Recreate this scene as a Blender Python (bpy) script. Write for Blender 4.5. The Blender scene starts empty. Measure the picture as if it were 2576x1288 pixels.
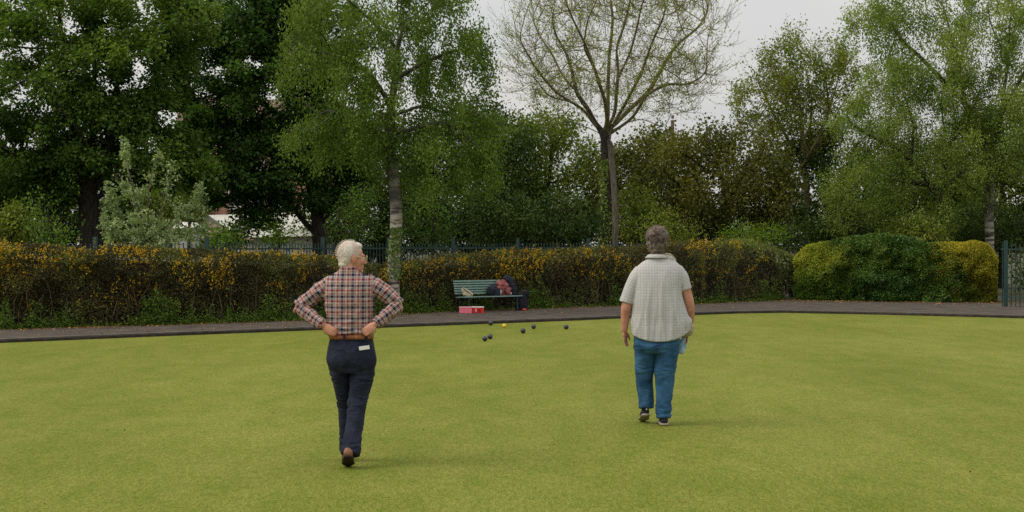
import bpy, math, random
import numpy as np
from mathutils import Vector, Matrix, noise

random.seed(7)
rng = np.random.default_rng(7)
C = bpy.context.scene.collection
SC = bpy.context.scene

# ------------------------------------------------------------------ camera, sky, sun, exposure
F, HY, CH, W, H = 4000.0, 610.0, 1.67, 2576.0, 1288.0
cam = bpy.data.cameras.new('camera')
cam.sensor_width = 36.0
cam.lens = 36.0 * F / W
cam.shift_y = -(H / 2 - HY) / W
cam.clip_start, cam.clip_end = 0.1, 2000
co = bpy.data.objects.new('camera', cam)
C.objects.link(co)
co.location = (0, 0, CH)
co.rotation_euler = (math.radians(90), 0, 0)
SC.camera = co

SUN_EL, SUN_AZ = math.radians(48), math.radians(-105)     # azimuth clockwise from +Y: light comes from the left
w = bpy.data.worlds.new('World')
SC.world = w
w.use_nodes = True
nt = w.node_tree
nt.nodes.clear()
def wn(t, **k):
    n = nt.nodes.new(t)
    for a, b in k.items():
        setattr(n, a, b)
    return n
sky = wn('ShaderNodeTexSky', sky_type='NISHITA', sun_disc=False)
sky.sun_elevation, sky.sun_rotation = SUN_EL, SUN_AZ
bg1 = wn('ShaderNodeBackground'); bg1.inputs[1].default_value = 0.07
nt.links.new(sky.outputs[0], bg1.inputs[0])
tc = wn('ShaderNodeTexCoord')
sep = wn('ShaderNodeSeparateXYZ'); nt.links.new(tc.outputs['Generated'], sep.inputs[0])
mx = wn('ShaderNodeMath', operation='MAXIMUM'); nt.links.new(sep.outputs[2], mx.inputs[0]); mx.inputs[1].default_value = 0
gr = wn('ShaderNodeMath', operation='MULTIPLY_ADD')       # overcast sky: zenith brighter than horizon
nt.links.new(mx.outputs[0], gr.inputs[0]); gr.inputs[1].default_value = 1.0; gr.inputs[2].default_value = 0.635
mp = wn('ShaderNodeMapping'); mp.inputs['Scale'].default_value = (1.2, 1.2, 4.5)
nt.links.new(tc.outputs['Generated'], mp.inputs[0])
cl = wn('ShaderNodeTexNoise'); cl.inputs['Scale'].default_value = 3.2; cl.inputs['Detail'].default_value = 6
nt.links.new(mp.outputs[0], cl.inputs['Vector'])
cr = wn('ShaderNodeValToRGB')
cr.color_ramp.elements[0].position = .3; cr.color_ramp.elements[0].color = (.85, .865, .88, 1)
cr.color_ramp.elements[1].position = .62; cr.color_ramp.elements[1].color = (1.0, .98, .94, 1)
nt.links.new(cl.outputs[0], cr.inputs[0])
bg2 = wn('ShaderNodeBackground')
nt.links.new(cr.outputs[0], bg2.inputs[0]); nt.links.new(gr.outputs[0], bg2.inputs[1])
ad = wn('ShaderNodeMixShader'); ad.inputs[0].default_value = 0.92
nt.links.new(bg1.outputs[0], ad.inputs[1]); nt.links.new(bg2.outputs[0], ad.inputs[2])
wo = wn('ShaderNodeOutputWorld'); nt.links.new(ad.outputs[0], wo.inputs[0])

sl = bpy.data.lights.new('sun', 'SUN')
sl.energy, sl.angle, sl.color = 1.9, math.radians(34), (1.0, .93, .82)
so = bpy.data.objects.new('sun', sl); C.objects.link(so)
sd = Vector((math.sin(SUN_AZ) * math.cos(SUN_EL), math.cos(SUN_AZ) * math.cos(SUN_EL), math.sin(SUN_EL)))
so.rotation_euler = sd.to_track_quat('Z', 'Y').to_euler()

SC.view_settings.view_transform = 'Standard'
SC.view_settings.look = 'None'
SC.view_settings.exposure = 0.0
SC.view_settings.gamma = 1.0
SC.render.engine = 'CYCLES'
SC.cycles.max_bounces = 6
SC.cycles.diffuse_bounces = 3
SC.cycles.transmission_bounces = 4
SC.cycles.use_denoising = False

def P(x, y, D):
    return np.array([(x - W / 2) / F * D, D, CH - (y - HY) / F * D])
def G(x, y, z=0.0):
    D = F * (CH - z) / (y - HY)
    return np.array([(x - W / 2) / F * D, D, z])
def lerp_pts(pts, x):
    xs = [p[0] for p in pts]; ys = [p[1] for p in pts]
    return float(np.interp(x, xs, ys))

# ------------------------------------------------------------------ materials
def mat(name, c1, c2=None, scale=8, rough=.8, bump=0, bscale=None, spec=.3, pos=(.35, .65), stretch=(1, 1, 1), detail=5, metal=0, third=None):
    m = bpy.data.materials.new(name); m.use_nodes = True
    n = m.node_tree; b = n.nodes['Principled BSDF']
    b.inputs['Roughness'].default_value = rough
    b.inputs['Specular IOR Level'].default_value = spec
    b.inputs['Metallic'].default_value = metal
    b.inputs['Base Color'].default_value = (*c1, 1)
    if c2 or bump:
        t = n.nodes.new('ShaderNodeTexCoord'); mp = n.nodes.new('ShaderNodeMapping')
        mp.inputs['Scale'].default_value = stretch
        n.links.new(t.outputs['Object'], mp.inputs[0])
    if c2:
        no = n.nodes.new('ShaderNodeTexNoise'); no.inputs['Scale'].default_value = scale; no.inputs['Detail'].default_value = detail
        n.links.new(mp.outputs[0], no.inputs['Vector'])
        r = n.nodes.new('ShaderNodeValToRGB')
        r.color_ramp.elements[0].position, r.color_ramp.elements[1].position = pos
        r.color_ramp.elements[0].color = (*c1, 1); r.color_ramp.elements[1].color = (*c2, 1)
        if third:
            e = r.color_ramp.elements.new((pos[0] + pos[1]) / 2); e.color = (*third, 1)
        n.links.new(no.outputs[0], r.inputs[0]); n.links.new(r.outputs[0], b.inputs['Base Color'])
    if bump:
        nb = n.nodes.new('ShaderNodeTexNoise'); nb.inputs['Scale'].default_value = bscale or scale * 4; nb.inputs['Detail'].default_value = 4
        n.links.new(mp.outputs[0], nb.inputs['Vector'])
        bu = n.nodes.new('ShaderNodeBump'); bu.inputs['Strength'].default_value = bump; bu.inputs['Distance'].default_value = .02
        n.links.new(nb.outputs[0], bu.inputs['Height']); n.links.new(bu.outputs[0], b.inputs['Normal'])
    return m

def leafmat(name, cols, trans=.3, tcol=None, rough=.6, spec=.12):
    """cols: stops of the leaves' own colour, picked per leaf by the attribute 'tint'"""
    m = bpy.data.materials.new(name); m.use_nodes = True
    n = m.node_tree; b = n.nodes['Principled BSDF']
    a = n.nodes.new('ShaderNodeAttribute'); a.attribute_name = 'tint'
    r = n.nodes.new('ShaderNodeValToRGB'); e = r.color_ramp.elements
    while len(e) < len(cols): e.new(.5)
    for i, c in enumerate(cols):
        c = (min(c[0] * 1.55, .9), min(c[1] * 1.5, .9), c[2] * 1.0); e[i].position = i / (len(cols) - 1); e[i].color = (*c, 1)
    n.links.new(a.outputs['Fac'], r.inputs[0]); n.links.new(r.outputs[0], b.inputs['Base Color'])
    b.inputs['Roughness'].default_value = rough; b.inputs['Specular IOR Level'].default_value = spec
    t = n.nodes.new('ShaderNodeBsdfTranslucent')
    g = n.nodes.new('ShaderNodeMix'); g.data_type = 'RGBA'; g.blend_type = 'MULTIPLY'; g.inputs[0].default_value = 1
    n.links.new(r.outputs[0], g.inputs[6]); g.inputs[7].default_value = (*(tcol or (1.5, 1.6, .6)), 1)
    n.links.new(g.outputs[2], t.inputs[0])
    s = n.nodes.new('ShaderNodeMixShader'); s.inputs[0].default_value = trans
    n.links.new(b.outputs[0], s.inputs[1]); n.links.new(t.outputs[0], s.inputs[2])
    n.links.new(s.outputs[0], n.nodes['Material Output'].inputs[0])
    return m

# ------------------------------------------------------------------ object helpers
def tag(o, label=None, cat=None, group=None, kind=None):
    if label: o['label'] = label
    if cat: o['category'] = cat
    if group: o['group'] = group
    if kind: o['kind'] = kind
    return o
def empty(name, loc=(0, 0, 0), rz=0, **k):
    o = bpy.data.objects.new(name, None); C.objects.link(o)
    o.location = loc; o.rotation_euler = (0, 0, rz); o.empty_display_size = .2
    return tag(o, **k)
def link(name, me, m=None, parent=None, smooth=False):
    o = bpy.data.objects.new(name, me); C.objects.link(o)
    if m is not None: me.materials.append(m)
    if parent is not None: o.parent = parent
    if smooth: me.polygons.foreach_set('use_smooth', np.ones(len(me.polygons), bool))
    return o
def mesh_np(name, V, Fc):
    """V (n,3), Fc (m,k) with k constant"""
    V = np.asarray(V, np.float32); Fc = np.asarray(Fc, np.int32)
    me = bpy.data.meshes.new(name)
    k = Fc.shape[1]
    me.vertices.add(len(V)); me.vertices.foreach_set('co', V.ravel())
    me.loops.add(Fc.size); me.loops.foreach_set('vertex_index', Fc.ravel())
    me.polygons.add(len(Fc)); me.polygons.foreach_set('loop_start', np.arange(0, Fc.size, k, dtype=np.int32))
    me.update(calc_edges=True)
    return me
def pydata(name, V, Fc):
    me = bpy.data.meshes.new(name); me.from_pydata([tuple(map(float, v)) for v in V], [], Fc); me.update()
    return me
class MB:
    """collects boxes and tubes into one mesh"""
    def __init__(s): s.V = []; s.F = []
    def add(s, V, Fc):
        b = len(s.V); s.V += [tuple(map(float, v)) for v in V]; s.F += [tuple(i + b for i in f) for f in Fc]; return s
    def box(s, c, d, R=None, bevel=0):
        c = np.array(c, float); d = np.array(d, float) / 2
        v = np.array([(x, y, z) for x in (-1, 1) for y in (-1, 1) for z in (-1, 1)], float) * d
        if R is not None: v = v @ np.array(R).T
        return s.add(v + c, [(0, 1, 3, 2), (4, 6, 7, 5), (0, 4, 5, 1), (2, 3, 7, 6), (0, 2, 6, 4), (1, 5, 7, 3)])
    def shell(s, sh): return s.add(*sh)
    def build(s, name, m, parent=None, smooth=False, bevel=0):
        o = link(name, pydata(name, s.V, s.F), m, parent, smooth)
        if bevel:
            mo = o.modifiers.new('bevel', 'BEVEL'); mo.width = bevel; mo.segments = 2; mo.limit_method = 'ANGLE'
        return o
def rotz(a):
    c, s = math.cos(a), math.sin(a); return np.array([[c, -s, 0], [s, c, 0], [0, 0, 1.]])
def rotx(a):
    c, s = math.cos(a), math.sin(a); return np.array([[1, 0, 0], [0, c, -s], [0, s, c.real]])
def unit(v):
    v = np.asarray(v, float); return v / (np.linalg.norm(v, axis=-1, keepdims=True) + 1e-9)

def tube(pts, rad, seg=14, sub=4, cap=True):
    """smooth closed tube through pts; rad = numbers or (side, other) pairs"""
    pts = np.array(pts, float); rad = np.array([(r, r) if np.isscalar(r) else r for r in rad], float)
    n = len(pts)
    if sub > 1 and n > 1:
        A = np.hstack([pts, rad]); ext = np.vstack([2 * A[0] - A[1], A, 2 * A[-1] - A[-2]]); out = []
        for i in range(n - 1):
            p0, p1, p2, p3 = ext[i:i + 4]
            for k in range(sub):
                t = k / sub
                out.append(.5 * (2 * p1 + (p2 - p0) * t + (2 * p0 - 5 * p1 + 4 * p2 - p3) * t * t + (3 * p1 - p0 - 3 * p2 + p3) * t ** 3))
        out.append(A[-1]); A = np.array(out); pts, rad = A[:, :3], np.maximum(A[:, 3:], 1e-4)
    n = len(pts)
    T = unit(np.gradient(pts, axis=0))
    ref = np.array([0, 1., 0]) if abs(T[:, 1].mean()) < .85 else np.array([0, 0, 1.])
    S = unit(np.cross(T, ref)); O = unit(np.cross(S, T))
    if cap:
        r0, r1 = rad[0].mean(), rad[-1].mean()
        pts = np.vstack([pts[0] - T[0] * r0 * .55, pts[0] - T[0] * r0 * .35, pts, pts[-1] + T[-1] * r1 * .35, pts[-1] + T[-1] * r1 * .55])
        rad = np.vstack([rad[0] * .35, rad[0] * .78, rad, rad[-1] * .78, rad[-1] * .35])
        S = np.vstack([S[:1], S[:1], S, S[-1:], S[-1:]]); O = np.vstack([O[:1], O[:1], O, O[-1:], O[-1:]])
        n += 4
    a = np.linspace(0, 2 * math.pi, seg, endpoint=False)
    V = (pts[:, None] + S[:, None] * (rad[:, :1] * np.cos(a))[..., None] + O[:, None] * (rad[:, 1:] * np.sin(a))[..., None]).reshape(-1, 3)
    Fs = [(i * seg + j, i * seg + (j + 1) % seg, (i + 1) * seg + (j + 1) % seg, (i + 1) * seg + j) for i in range(n - 1) for j in range(seg)]
    Fs.append(tuple(range(seg))[::-1]); Fs.append(tuple((n - 1) * seg + j for j in range(seg)))
    return V, Fs
def rings(secs, seg=32, sub=4, power=2.3):
    """horizontal sections (z, cx, cy, rx, ry) from bottom to top"""
    A = np.array(secs, float); n = len(A)
    zz = []
    for i in range(n - 1): zz += list(np.linspace(A[i, 0], A[i + 1, 0], sub, endpoint=False))
    zz.append(A[-1, 0]); ext = np.vstack([2 * A[0] - A[1], A, 2 * A[-1] - A[-2]]); out = []
    for i in range(n - 1):
        p0, p1, p2, p3 = ext[i:i + 4]
        for k in range(sub):
            t = k / sub
            out.append(.5 * (2 * p1 + (p2 - p0) * t + (2 * p0 - 5 * p1 + 4 * p2 - p3) * t * t + (3 * p1 - p0 - 3 * p2 + p3) * t ** 3))
    out.append(A[-1]); A = np.array(out); n = len(A)
    a = np.linspace(0, 2 * math.pi, seg, endpoint=False)
    ca, sa = np.cos(a), np.sin(a)
    ex = np.sign(ca) * np.abs(ca) ** (2 / power); ey = np.sign(sa) * np.abs(sa) ** (2 / power)
    V = np.stack([A[:, 1:2] + A[:, 3:4] * ex, A[:, 2:3] + A[:, 4:5] * ey, np.repeat(A[:, :1], seg, 1)], -1).reshape(-1, 3)
    Fs = [(i * seg + j, i * seg + (j + 1) % seg, (i + 1) * seg + (j + 1) % seg, (i + 1) * seg + j) for i in range(n - 1) for j in range(seg)]
    Fs.append(tuple(range(seg))[::-1]); Fs.append(tuple((n - 1) * seg + j for j in range(seg)))
    return V, Fs
def ball(c, r, R=None, nu=20, nv=12):
    r = np.array((r, r, r) if np.isscalar(r) else r, float)
    V = [(0, 0, 1)]
    for i in range(1, nv):
        t = math.pi * i / nv
        V += [(math.sin(t) * math.cos(2 * math.pi * j / nu), math.sin(t) * math.sin(2 * math.pi * j / nu), math.cos(t)) for j in range(nu)]
    V.append((0, 0, -1)); V = np.array(V) * r
    if R is not None: V = V @ np.array(R).T
    Fs = [(0, 1 + j, 1 + (j + 1) % nu) for j in range(nu)]
    for i in range(nv - 2):
        Fs += [(1 + i * nu + j, 1 + (i + 1) * nu + j, 1 + (i + 1) * nu + (j + 1) % nu, 1 + i * nu + (j + 1) % nu) for j in range(nu)]
    l = len(V) - 1; b = 1 + (nv - 2) * nu
    Fs += [(l, b + (j + 1) % nu, b + j) for j in range(nu)]
    return V + np.array(c, float), Fs
def xf(sh, R, t):
    return sh[0] @ np.array(R).T + np.array(t, float), sh[1]
def flipshell(sh):
    return sh[0], [tuple(f)[::-1] for f in sh[1]]

# ------------------------------------------------------------------ setting
EDGE = [(0, 863), (370, 847.5), (740, 833), (1119, 819), (1448, 806.5), (1728, 793.5), (1850, 789), (1975, 787), (2222, 792), (2576, 801)]
BASE = [(0, 828), (400, 817), (740, 806), (987, 790), (1152, 782), (1300, 777.5), (1399, 774), (1564, 769), (1728, 765), (1960, 755), (2140, 758), (2576, 763)]
PZ = .06
def ext(ps, left=30, right=30):
    a = ps[0] + unit(ps[0] - ps[2]) * left; b = ps[-1] + unit(ps[-1] - ps[-2]) * right
    return [a] + ps + [b]
XS = sorted({p[0] for p in EDGE} | {p[0] for p in BASE})
EDGE = [(x, lerp_pts(EDGE, x)) for x in XS]; BASE = [(x, lerp_pts(BASE, x)) for x in XS]
edge = ext([G(x, y, 0) for x, y in EDGE]); base = ext([G(x, y, PZ) for x, y in BASE])

def lawnmat():
    m = bpy.data.materials.new('mown_grass'); m.use_nodes = True
    n = m.node_tree; b = n.nodes['Principled BSDF']; L = n.links
    b.inputs['Roughness'].default_value = .85; b.inputs['Specular IOR Level'].default_value = .04
    t = n.nodes.new('ShaderNodeTexCoord')
    def noi(scale, det, st=(1, 1, 1), rgh=.5):
        mp = n.nodes.new('ShaderNodeMapping'); mp.inputs['Scale'].default_value = st; L.new(t.outputs['Object'], mp.inputs[0])
        x = n.nodes.new('ShaderNodeTexNoise'); x.inputs['Scale'].default_value = scale; x.inputs['Detail'].default_value = det
        x.inputs['Roughness'].default_value = rgh
        L.new(mp.outputs[0], x.inputs['Vector']); return x.outputs[0]
    def ramp(src, a, ca, b_, cb):
        r = n.nodes.new('ShaderNodeValToRGB'); r.color_ramp.elements[0].position = a; r.color_ramp.elements[1].position = b_
        r.color_ramp.elements[0].color = (*ca, 1); r.color_ramp.elements[1].color = (*cb, 1); L.new(src, r.inputs[0]); return r.outputs[0]
    def mul(a, b_, f=1):
        x = n.nodes.new('ShaderNodeMix'); x.data_type = 'RGBA'; x.blend_type = 'MULTIPLY'; x.inputs[0].default_value = f
        L.new(a, x.inputs[6]); L.new(b_, x.inputs[7]); return x.outputs[2]
    base_c = ramp(noi(.5, 6, (1, .35, 1), .6), .32, (.128, .148, .022), .68, (.178, .187, .038))
    mid = ramp(noi(3.0, 6, (1, .35, 1), .7), .34, (.82, .91, .72), .66, (1.14, 1.06, 1.20))
    fin = ramp(noi(30, 4, (1, .22, 1), .75), .34, (.72, .79, .62), .66, (1.21, 1.16, 1.32))
    fin2 = ramp(noi(90, 2, (1, .25, 1)), .36, (.68, .78, .6), .64, (1.32, 1.22, 1.4))
    L.new(mul(mul(mul(base_c, mid), fin), fin2), b.inputs['Base Color'])
    bu = n.nodes.new('ShaderNodeBump'); bu.inputs['Strength'].default_value = .6; bu.inputs['Distance'].default_value = .01
    L.new(noi(60, 3), bu.inputs['Height']); L.new(bu.outputs[0], b.inputs['Normal'])
    return m

def sheet(name, pts, z, m, kind='structure'):
    V = [(p[0], p[1], z) for p in pts]
    o = link(name, pydata(name, V, [tuple(range(len(V)))]), m); tag(o, kind=kind); return o
M_SOIL = mat('soil', (.035, .05, .018), (.075, .06, .035), 3, .95, .5)
sheet('ground', [(-600, -100, 0), (600, -100, 0), (600, 900, 0), (-600, 900, 0)], -.03, M_SOIL)
# lawn: fan of quads from behind the camera to the far edge
sheet('lawn', [(-60, -30, 0)] + edge + [(60, -30, 0)], 0.0, lawnmat())
def strip(name, A, B, z, m, zl=None):
    n = len(A); V = [(a[0], a[1], z) for a in A] + [(b[0], b[1], z) for b in B]
    Fc = [(i, i + 1, n + i + 1, n + i) for i in range(n - 1)]
    if zl is not None:
        V += [(a[0], a[1], zl) for a in A]; Fc += [(2 * n + i, 2 * n + i + 1, i + 1, i) for i in range(n - 1)]
    o = link(name, pydata(name, V, Fc), m); tag(o, kind='structure'); return o
def offs(poly, d):
    """offset a ground polyline away from the camera side"""
    P_ = np.array([p[:2] for p in poly]); T = unit(np.gradient(P_, axis=0)); N = np.stack([-T[:, 1], T[:, 0]], 1)
    Q = P_ + N * d; return [np.array([q[0], q[1], 0]) for q in Q]
M_PATH = mat('worn_tarmac', (.046, .038, .031), (.100, .083, .067), 2.2, .95, .6, 60, pos=(.25, .75), detail=12, spec=.15)
M_KERB = mat('mossy_edging', (.060, .050, .042), (.115, .10, .082), 5, .9, .5, 40, detail=8)
M_DARK = mat('ditch_board', (.020, .016, .012), (.048, .040, .030), 6, .9, .3)
kin = offs(edge, .06); kout = offs(edge, .24)
strip('edging_board', offs(edge, 0), kin, .046, M_DARK, -.02)
strip('kerb', kin, kout, .0635, M_KERB, -.02)
strip('path', offs(edge, .235), offs(base, .5), PZ, M_PATH, -.02)
ver = offs(base, .3)
strip('verge', ver, [np.array([p[0] * 3, p[1] + 200, 0]) for p in base], PZ + .004, M_SOIL)
# ------------------------------------------------------------------ vegetation tools
def leaves(name, p, d, nrm, size, m, parent=None, wid=.55, tint=None, fold=.12, kind=None):
    """one kite-shaped leaf per point: p base, d direction, nrm facing"""
    N = len(p); size = np.broadcast_to(np.asarray(size, float), (N,))[:, None]
    d = unit(d); s = unit(np.cross(nrm, d)); nn = np.cross(d, s)
    a = p; b = p + d * size
    mid = p + d * size * .45 + nn * size * fold
    V = np.stack([a, mid + s * size * wid * .5, b, mid - s * size * wid * .5], 1).reshape(-1, 3)
    me = mesh_np(name, V, np.arange(4 * N).reshape(-1, 4))
    at = me.attributes.new('tint', 'FLOAT', 'FACE')
    at.data.foreach_set('value', np.asarray(rng.random(N) if tint is None else np.clip(tint, 0, 1), np.float32))
    o = link(name, me, m, parent)
    if kind: o['kind'] = kind
    return o
def rdir(n, up=0., spread=1.):
    v = rng.normal(size=(n, 3)) * spread; v[:, 2] += up; return unit(v)
def nz(p, s, seed=0.):
    return np.array([noise.noise(Vector((q[0] * s + seed, q[1] * s - seed, q[2] * s + 2 * seed))) for q in p])

def colonize(A, nodes, par, step, kill, iters=140, trop=(0, 0, .1), jit=.15, infl=99.):
    X = [np.array(q, float) for q in nodes]; par = list(par); A = np.array(A, float)
    Xa = np.array(X)
    D = np.linalg.norm(A[:, None] - Xa[None], axis=2); near = D.argmin(1); nd = D.min(1)
    last = {}
    trop = np.array(trop, float)
    for it in range(iters):
        al = (nd > kill) & (nd < infl)
        if not al.any(): break
        idx = near[al]; v = unit(A[al] - Xa[idx])
        acc = np.zeros_like(Xa); np.add.at(acc, idx, v)
        act = np.unique(idx); dirs = unit(acc[act]) + trop + rng.normal(size=(len(act), 3)) * jit
        dirs = unit(dirs); new = []; npar = []
        for k, a in enumerate(act):
            c = last.setdefault(int(a), [])
            if any(float(dirs[k] @ q) > .93 for q in c) or len(c) > 3:
                # stuck: drop the nearest attractor it cannot resolve
                j = np.where((near == a) & al)[0]; j = j[nd[j].argmin()]; nd[j] = -1
                continue
            c.append(dirs[k]); new.append(Xa[a] + dirs[k] * step); npar.append(int(a))
        if not new: continue
        new = np.array(new); b = len(Xa); Xa = np.vstack([Xa, new]); par += npar
        live = nd > kill
        if live.any():
            D = np.linalg.norm(A[live][:, None] - new[None], axis=2); mi = D.min(1); am = D.argmin(1)
            li = np.where(live)[0]; imp = mi < nd[li]
            nd[li[imp]] = mi[imp]; near[li[imp]] = am[imp] + b
    return Xa, np.array(par)

def skeleton(X, par, n0, rbase, rtip, smooth=2):
    n = len(X); cnt = np.ones(n); kids = [[] for _ in range(n)]
    for i in range(n - 1, -1, -1):
        if par[i] >= 0: kids[par[i]].append(i)
    leafc = np.zeros(n)
    for i in range(n - 1, -1, -1):
        if not kids[i]: leafc[i] = 1
        if par[i] >= 0: leafc[par[i]] += leafc[i]
    e = math.log(rbase / rtip) / math.log(max(leafc.max(), 3))
    R = rtip * leafc ** e
    for _ in range(smooth):
        Y = X.copy()
        for i in range(n0, n):
            if par[i] >= 0 and kids[i]:
                k = max(kids[i], key=lambda j: leafc[j]); Y[i] = .5 * X[i] + .25 * X[par[i]] + .25 * X[k]
        X = Y
    return X, R, kids, leafc
def add_twigs(X, par, R, kids, lc, rate, length, segs, up, maxr, r0, rnd=.8):
    n = len(X); NX, NP, NR = [], [], []; b = n; par = np.array(par); R = np.array(R)
    cen = X.mean(0)
    for i in range(n):
        if par[i] < 0 or R[i] > maxr or X[i][2] < .5: continue
        T = unit(X[i] - X[par[i]])
        for _ in range(rng.poisson(rate)):
            d = unit(T * .9 + unit(rng.normal(size=3)) * rnd + np.array([0, 0, up]) + unit(X[i] - cen) * .25); p = X[i]; last = i; L_ = length * rng.uniform(.4, 1.2) / segs
            for k in range(segs):
                p = p + d * L_; d = unit(d + rng.normal(size=3) * .07 + np.array([0, 0, up * .3])); NX.append(p); NP.append(last); NR.append(r0 * (1 - .25 * k / segs)); kids[last].append(b); kids.append([]); last = b; b += 1
    if NX:
        X = np.vstack([X, np.array(NX)]); par = np.concatenate([par, NP]).astype(int); R = np.concatenate([R, NR]); lc = np.concatenate([lc, np.full(len(NX), .3)])
    return X, par, R, kids, lc
def wood(X, par, R, kids, leafc, roots, seg=6, rmin=0., flare=True):
    """chains of rings; returns (V,F) for trunk chains and for the rest"""
    n = len(X); out = []; stack = [(r, True) for r in roots]; chains = []
    while stack:
        r, root = stack.pop(); ch = [r] if par[r] < 0 else [par[r], r]
        i = r
        while kids[i]:
            ks = sorted(kids[i], key=lambda j: -leafc[j])
            for k in ks[1:]: stack.append((k, False))
            i = ks[0]; ch.append(i)
        chains.append((ch, root))
    def mesh(sel, seg):
        V = []; Fc = []; b = 0
        a = np.linspace(0, 2 * math.pi, seg, endpoint=False); ca, sa = np.cos(a), np.sin(a)
        for ch, root in sel:
            p = X[ch]; r = R[ch].copy()
            if not root: r[0] = r[1]
            r[-1] *= .5
            if len(ch) > 3: r[1:-1] = (r[:-2] + 2 * r[1:-1] + r[2:]) / 4
            if root and flare: r = r * (1 + .45 * np.exp(-(p[:, 2] - p[0, 2]) / .25))
            T = unit(np.gradient(p, axis=0)) if len(ch) > 1 else np.array([[0, 0, 1.]])
            S = unit(np.cross(T, np.array([.25, 1., .12]))); O = np.cross(S, T)
            V.append((p[:, None] + S[:, None] * (r[:, None] * ca)[..., None] + O[:, None] * (r[:, None] * sa)[..., None]).reshape(-1, 3))
            m = len(ch); i = np.arange(m - 1)[:, None] * seg; j = np.arange(seg)[None]; k = (j + 1) % seg
            Fc.append((np.stack([i + j, i + k, i + seg + k, i + seg + j], -1).reshape(-1, 4)) + b); b += m * seg
        if not V: return None
        return np.vstack(V), np.vstack(Fc)
    tr = [c for c in chains if c[1]]; br = [c for c in chains if not c[1] and R[c[0][1]] >= rmin]
    return mesh(tr, 12), mesh(br, seg)

def ellipsoids(spec, D, n, thr=-.15, ns=.9, seed=1., shell=.55, ani=1.):
    """spec rows: (cx, cy, rx, ry, depth_m, weight) in the picture's units at distance D (row may carry a D offset as 7th)"""
    w_ = np.array([s[5] for s in spec], float); w_ /= w_.sum(); out = []
    for s, q in zip(spec, w_):
        k = int(n * q * 1.8); v = rdir(k); r = rng.random(k) ** (1 / 3.); r = np.where(rng.random(k) < shell, .72 + .28 * r, r)
        v *= r[:, None]; c = P(s[0], s[1], D + (s[6] if len(s) > 6 else 0))
        p = c + v * np.array([s[2] / F * D, s[4], s[3] / F * D])
        g = nz(p * np.array([1, 1, ani]), ns, seed)
        out.append(p[g > thr][:int(n * q)])
    p = np.vstack(out); p = p[p[:, 2] > .3]; return p

TREES = {}
def tree(name, label, cat, D, stems, spec, n_attr, step, kill, rbase, rtip, wm, lm, per, size, sigma, up=.5, droop=0., lim=(0, 0, -.2),
         trop=(0, 0, .1), thr=-.15, ns=.9, seed=1., wid=.6, group=None, rmin=.0, maxr=.03, skip=0., flatten=1., tintf=None, roots_only=None, jit=.15, hang=0, shell=.55, tw=None, ani=1., twm=None):
    """stems: lists of (x, y, depth offset) in the picture's units, from the ground up; a stem may start on another one"""
    nodes, par, roots = [], [], []
    for st in stems:
        q = [P(a[0], a[1], D + (a[2] if len(a) > 2 else 0)) for a in st]
        first = True
        if roots:                       # limb: hook on to the closest existing node when it starts near one
            dd = [np.linalg.norm(q[0] - x) for x in nodes]; k = int(np.argmin(dd))
            if st[0][1] < 605 or dd[k] < .3: last = k; first = False
        if first:
            q[0][2] = 0.0
            nodes.append(q[0]); par.append(-1); roots.append(len(nodes) - 1); last = roots[-1]
        for a, b in zip(q[:-1], q[1:]):
            m = max(1, int(np.linalg.norm(b - a) / step))
            for k in range(1, m + 1):
                nodes.append(a + (b - a) * k / m + rng.normal(size=3) * step * .05); par.append(last); last = len(nodes) - 1
    n0 = len(nodes)
    A = ellipsoids(spec, D, n_attr, thr, ns, seed, shell, ani)
    X, par = colonize(A, nodes, par, step, kill, trop=trop, jit=jit)
    X, R, kids, lc = skeleton(X, par, 0 if n0 else n0, rbase, rtip)
    if tw:
        for lev in range(tw[4] if len(tw) > 4 else 1):
            X, par, R, kids, lc = add_twigs(X, par, R, kids, lc, tw[0], tw[1] * (.6 ** lev), tw[2], tw[3], maxr * 1.6, rtip * .75, tw[5] if len(tw) > 5 else .8)
    t, b = wood(X, par, R, kids, lc, roots)
    root = empty(name, X[roots[0]] * np.array([1, 1, 0]), label=label, cat=cat, group=group)
    off = np.array(root.location)
    def put(nm, vf, m):
        if vf is None: return
        return link(nm, mesh_np(nm, vf[0] - off, vf[1]), m, root, True)
    put('trunk', t, twm or wm); put('branches', b, wm)
    thin = np.array([i for i in range(len(X)) if R[i] < maxr and par[i] >= 0 and X[i][2] > .2])
    if skip: thin = thin[rng.random(len(thin)) > skip]
    if per > 0 and len(thin):
        cl = np.clip(1 + 1.5 * nz(X[thin], 1.0, seed + 5) + 2.0 * nz(X[thin], 2.3, seed + 7), .06, 3)
        rep = rng.poisson(per * cl)
        idx = np.repeat(thin, rep); N = len(idx)
        p = X[idx] + (X[par[idx]] - X[idx]) * rng.random((N, 1)) + rng.normal(size=(N, 3)) * np.array([sigma, sigma, sigma * flatten])
        out = unit(p - X[idx] + rng.normal(size=(N, 3)) * .03)
        d = unit(out + rdir(N) * .7 + np.array(lim)); nrm = rdir(N, up, .6)
        if hang:
            h = rng.random(N) ** 1.3 * hang * np.repeat(rng.random(len(thin)), rep); p[:, 2] -= h; d = unit(rdir(N) * .6 + np.array([0, 0, -1.]))
        keep = p[:, 2] > .05; p, d, nrm, idx = p[keep], d[keep], nrm[keep], idx[keep]; N = len(p)
        big = (nz(X, .7, seed + 9) + .8 * nz(X, 2.2, seed + 4))[idx]
        tint = .5 + .55 * big + rng.normal(size=N) * .15
        if tintf: tint = tintf(p, tint)
        leaves('crown', p - off, d, nrm, size * rng.uniform(.6, 1.25, N), lm, root, wid, tint)
        TREES[name + label[:20]] = N
    return root

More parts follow.
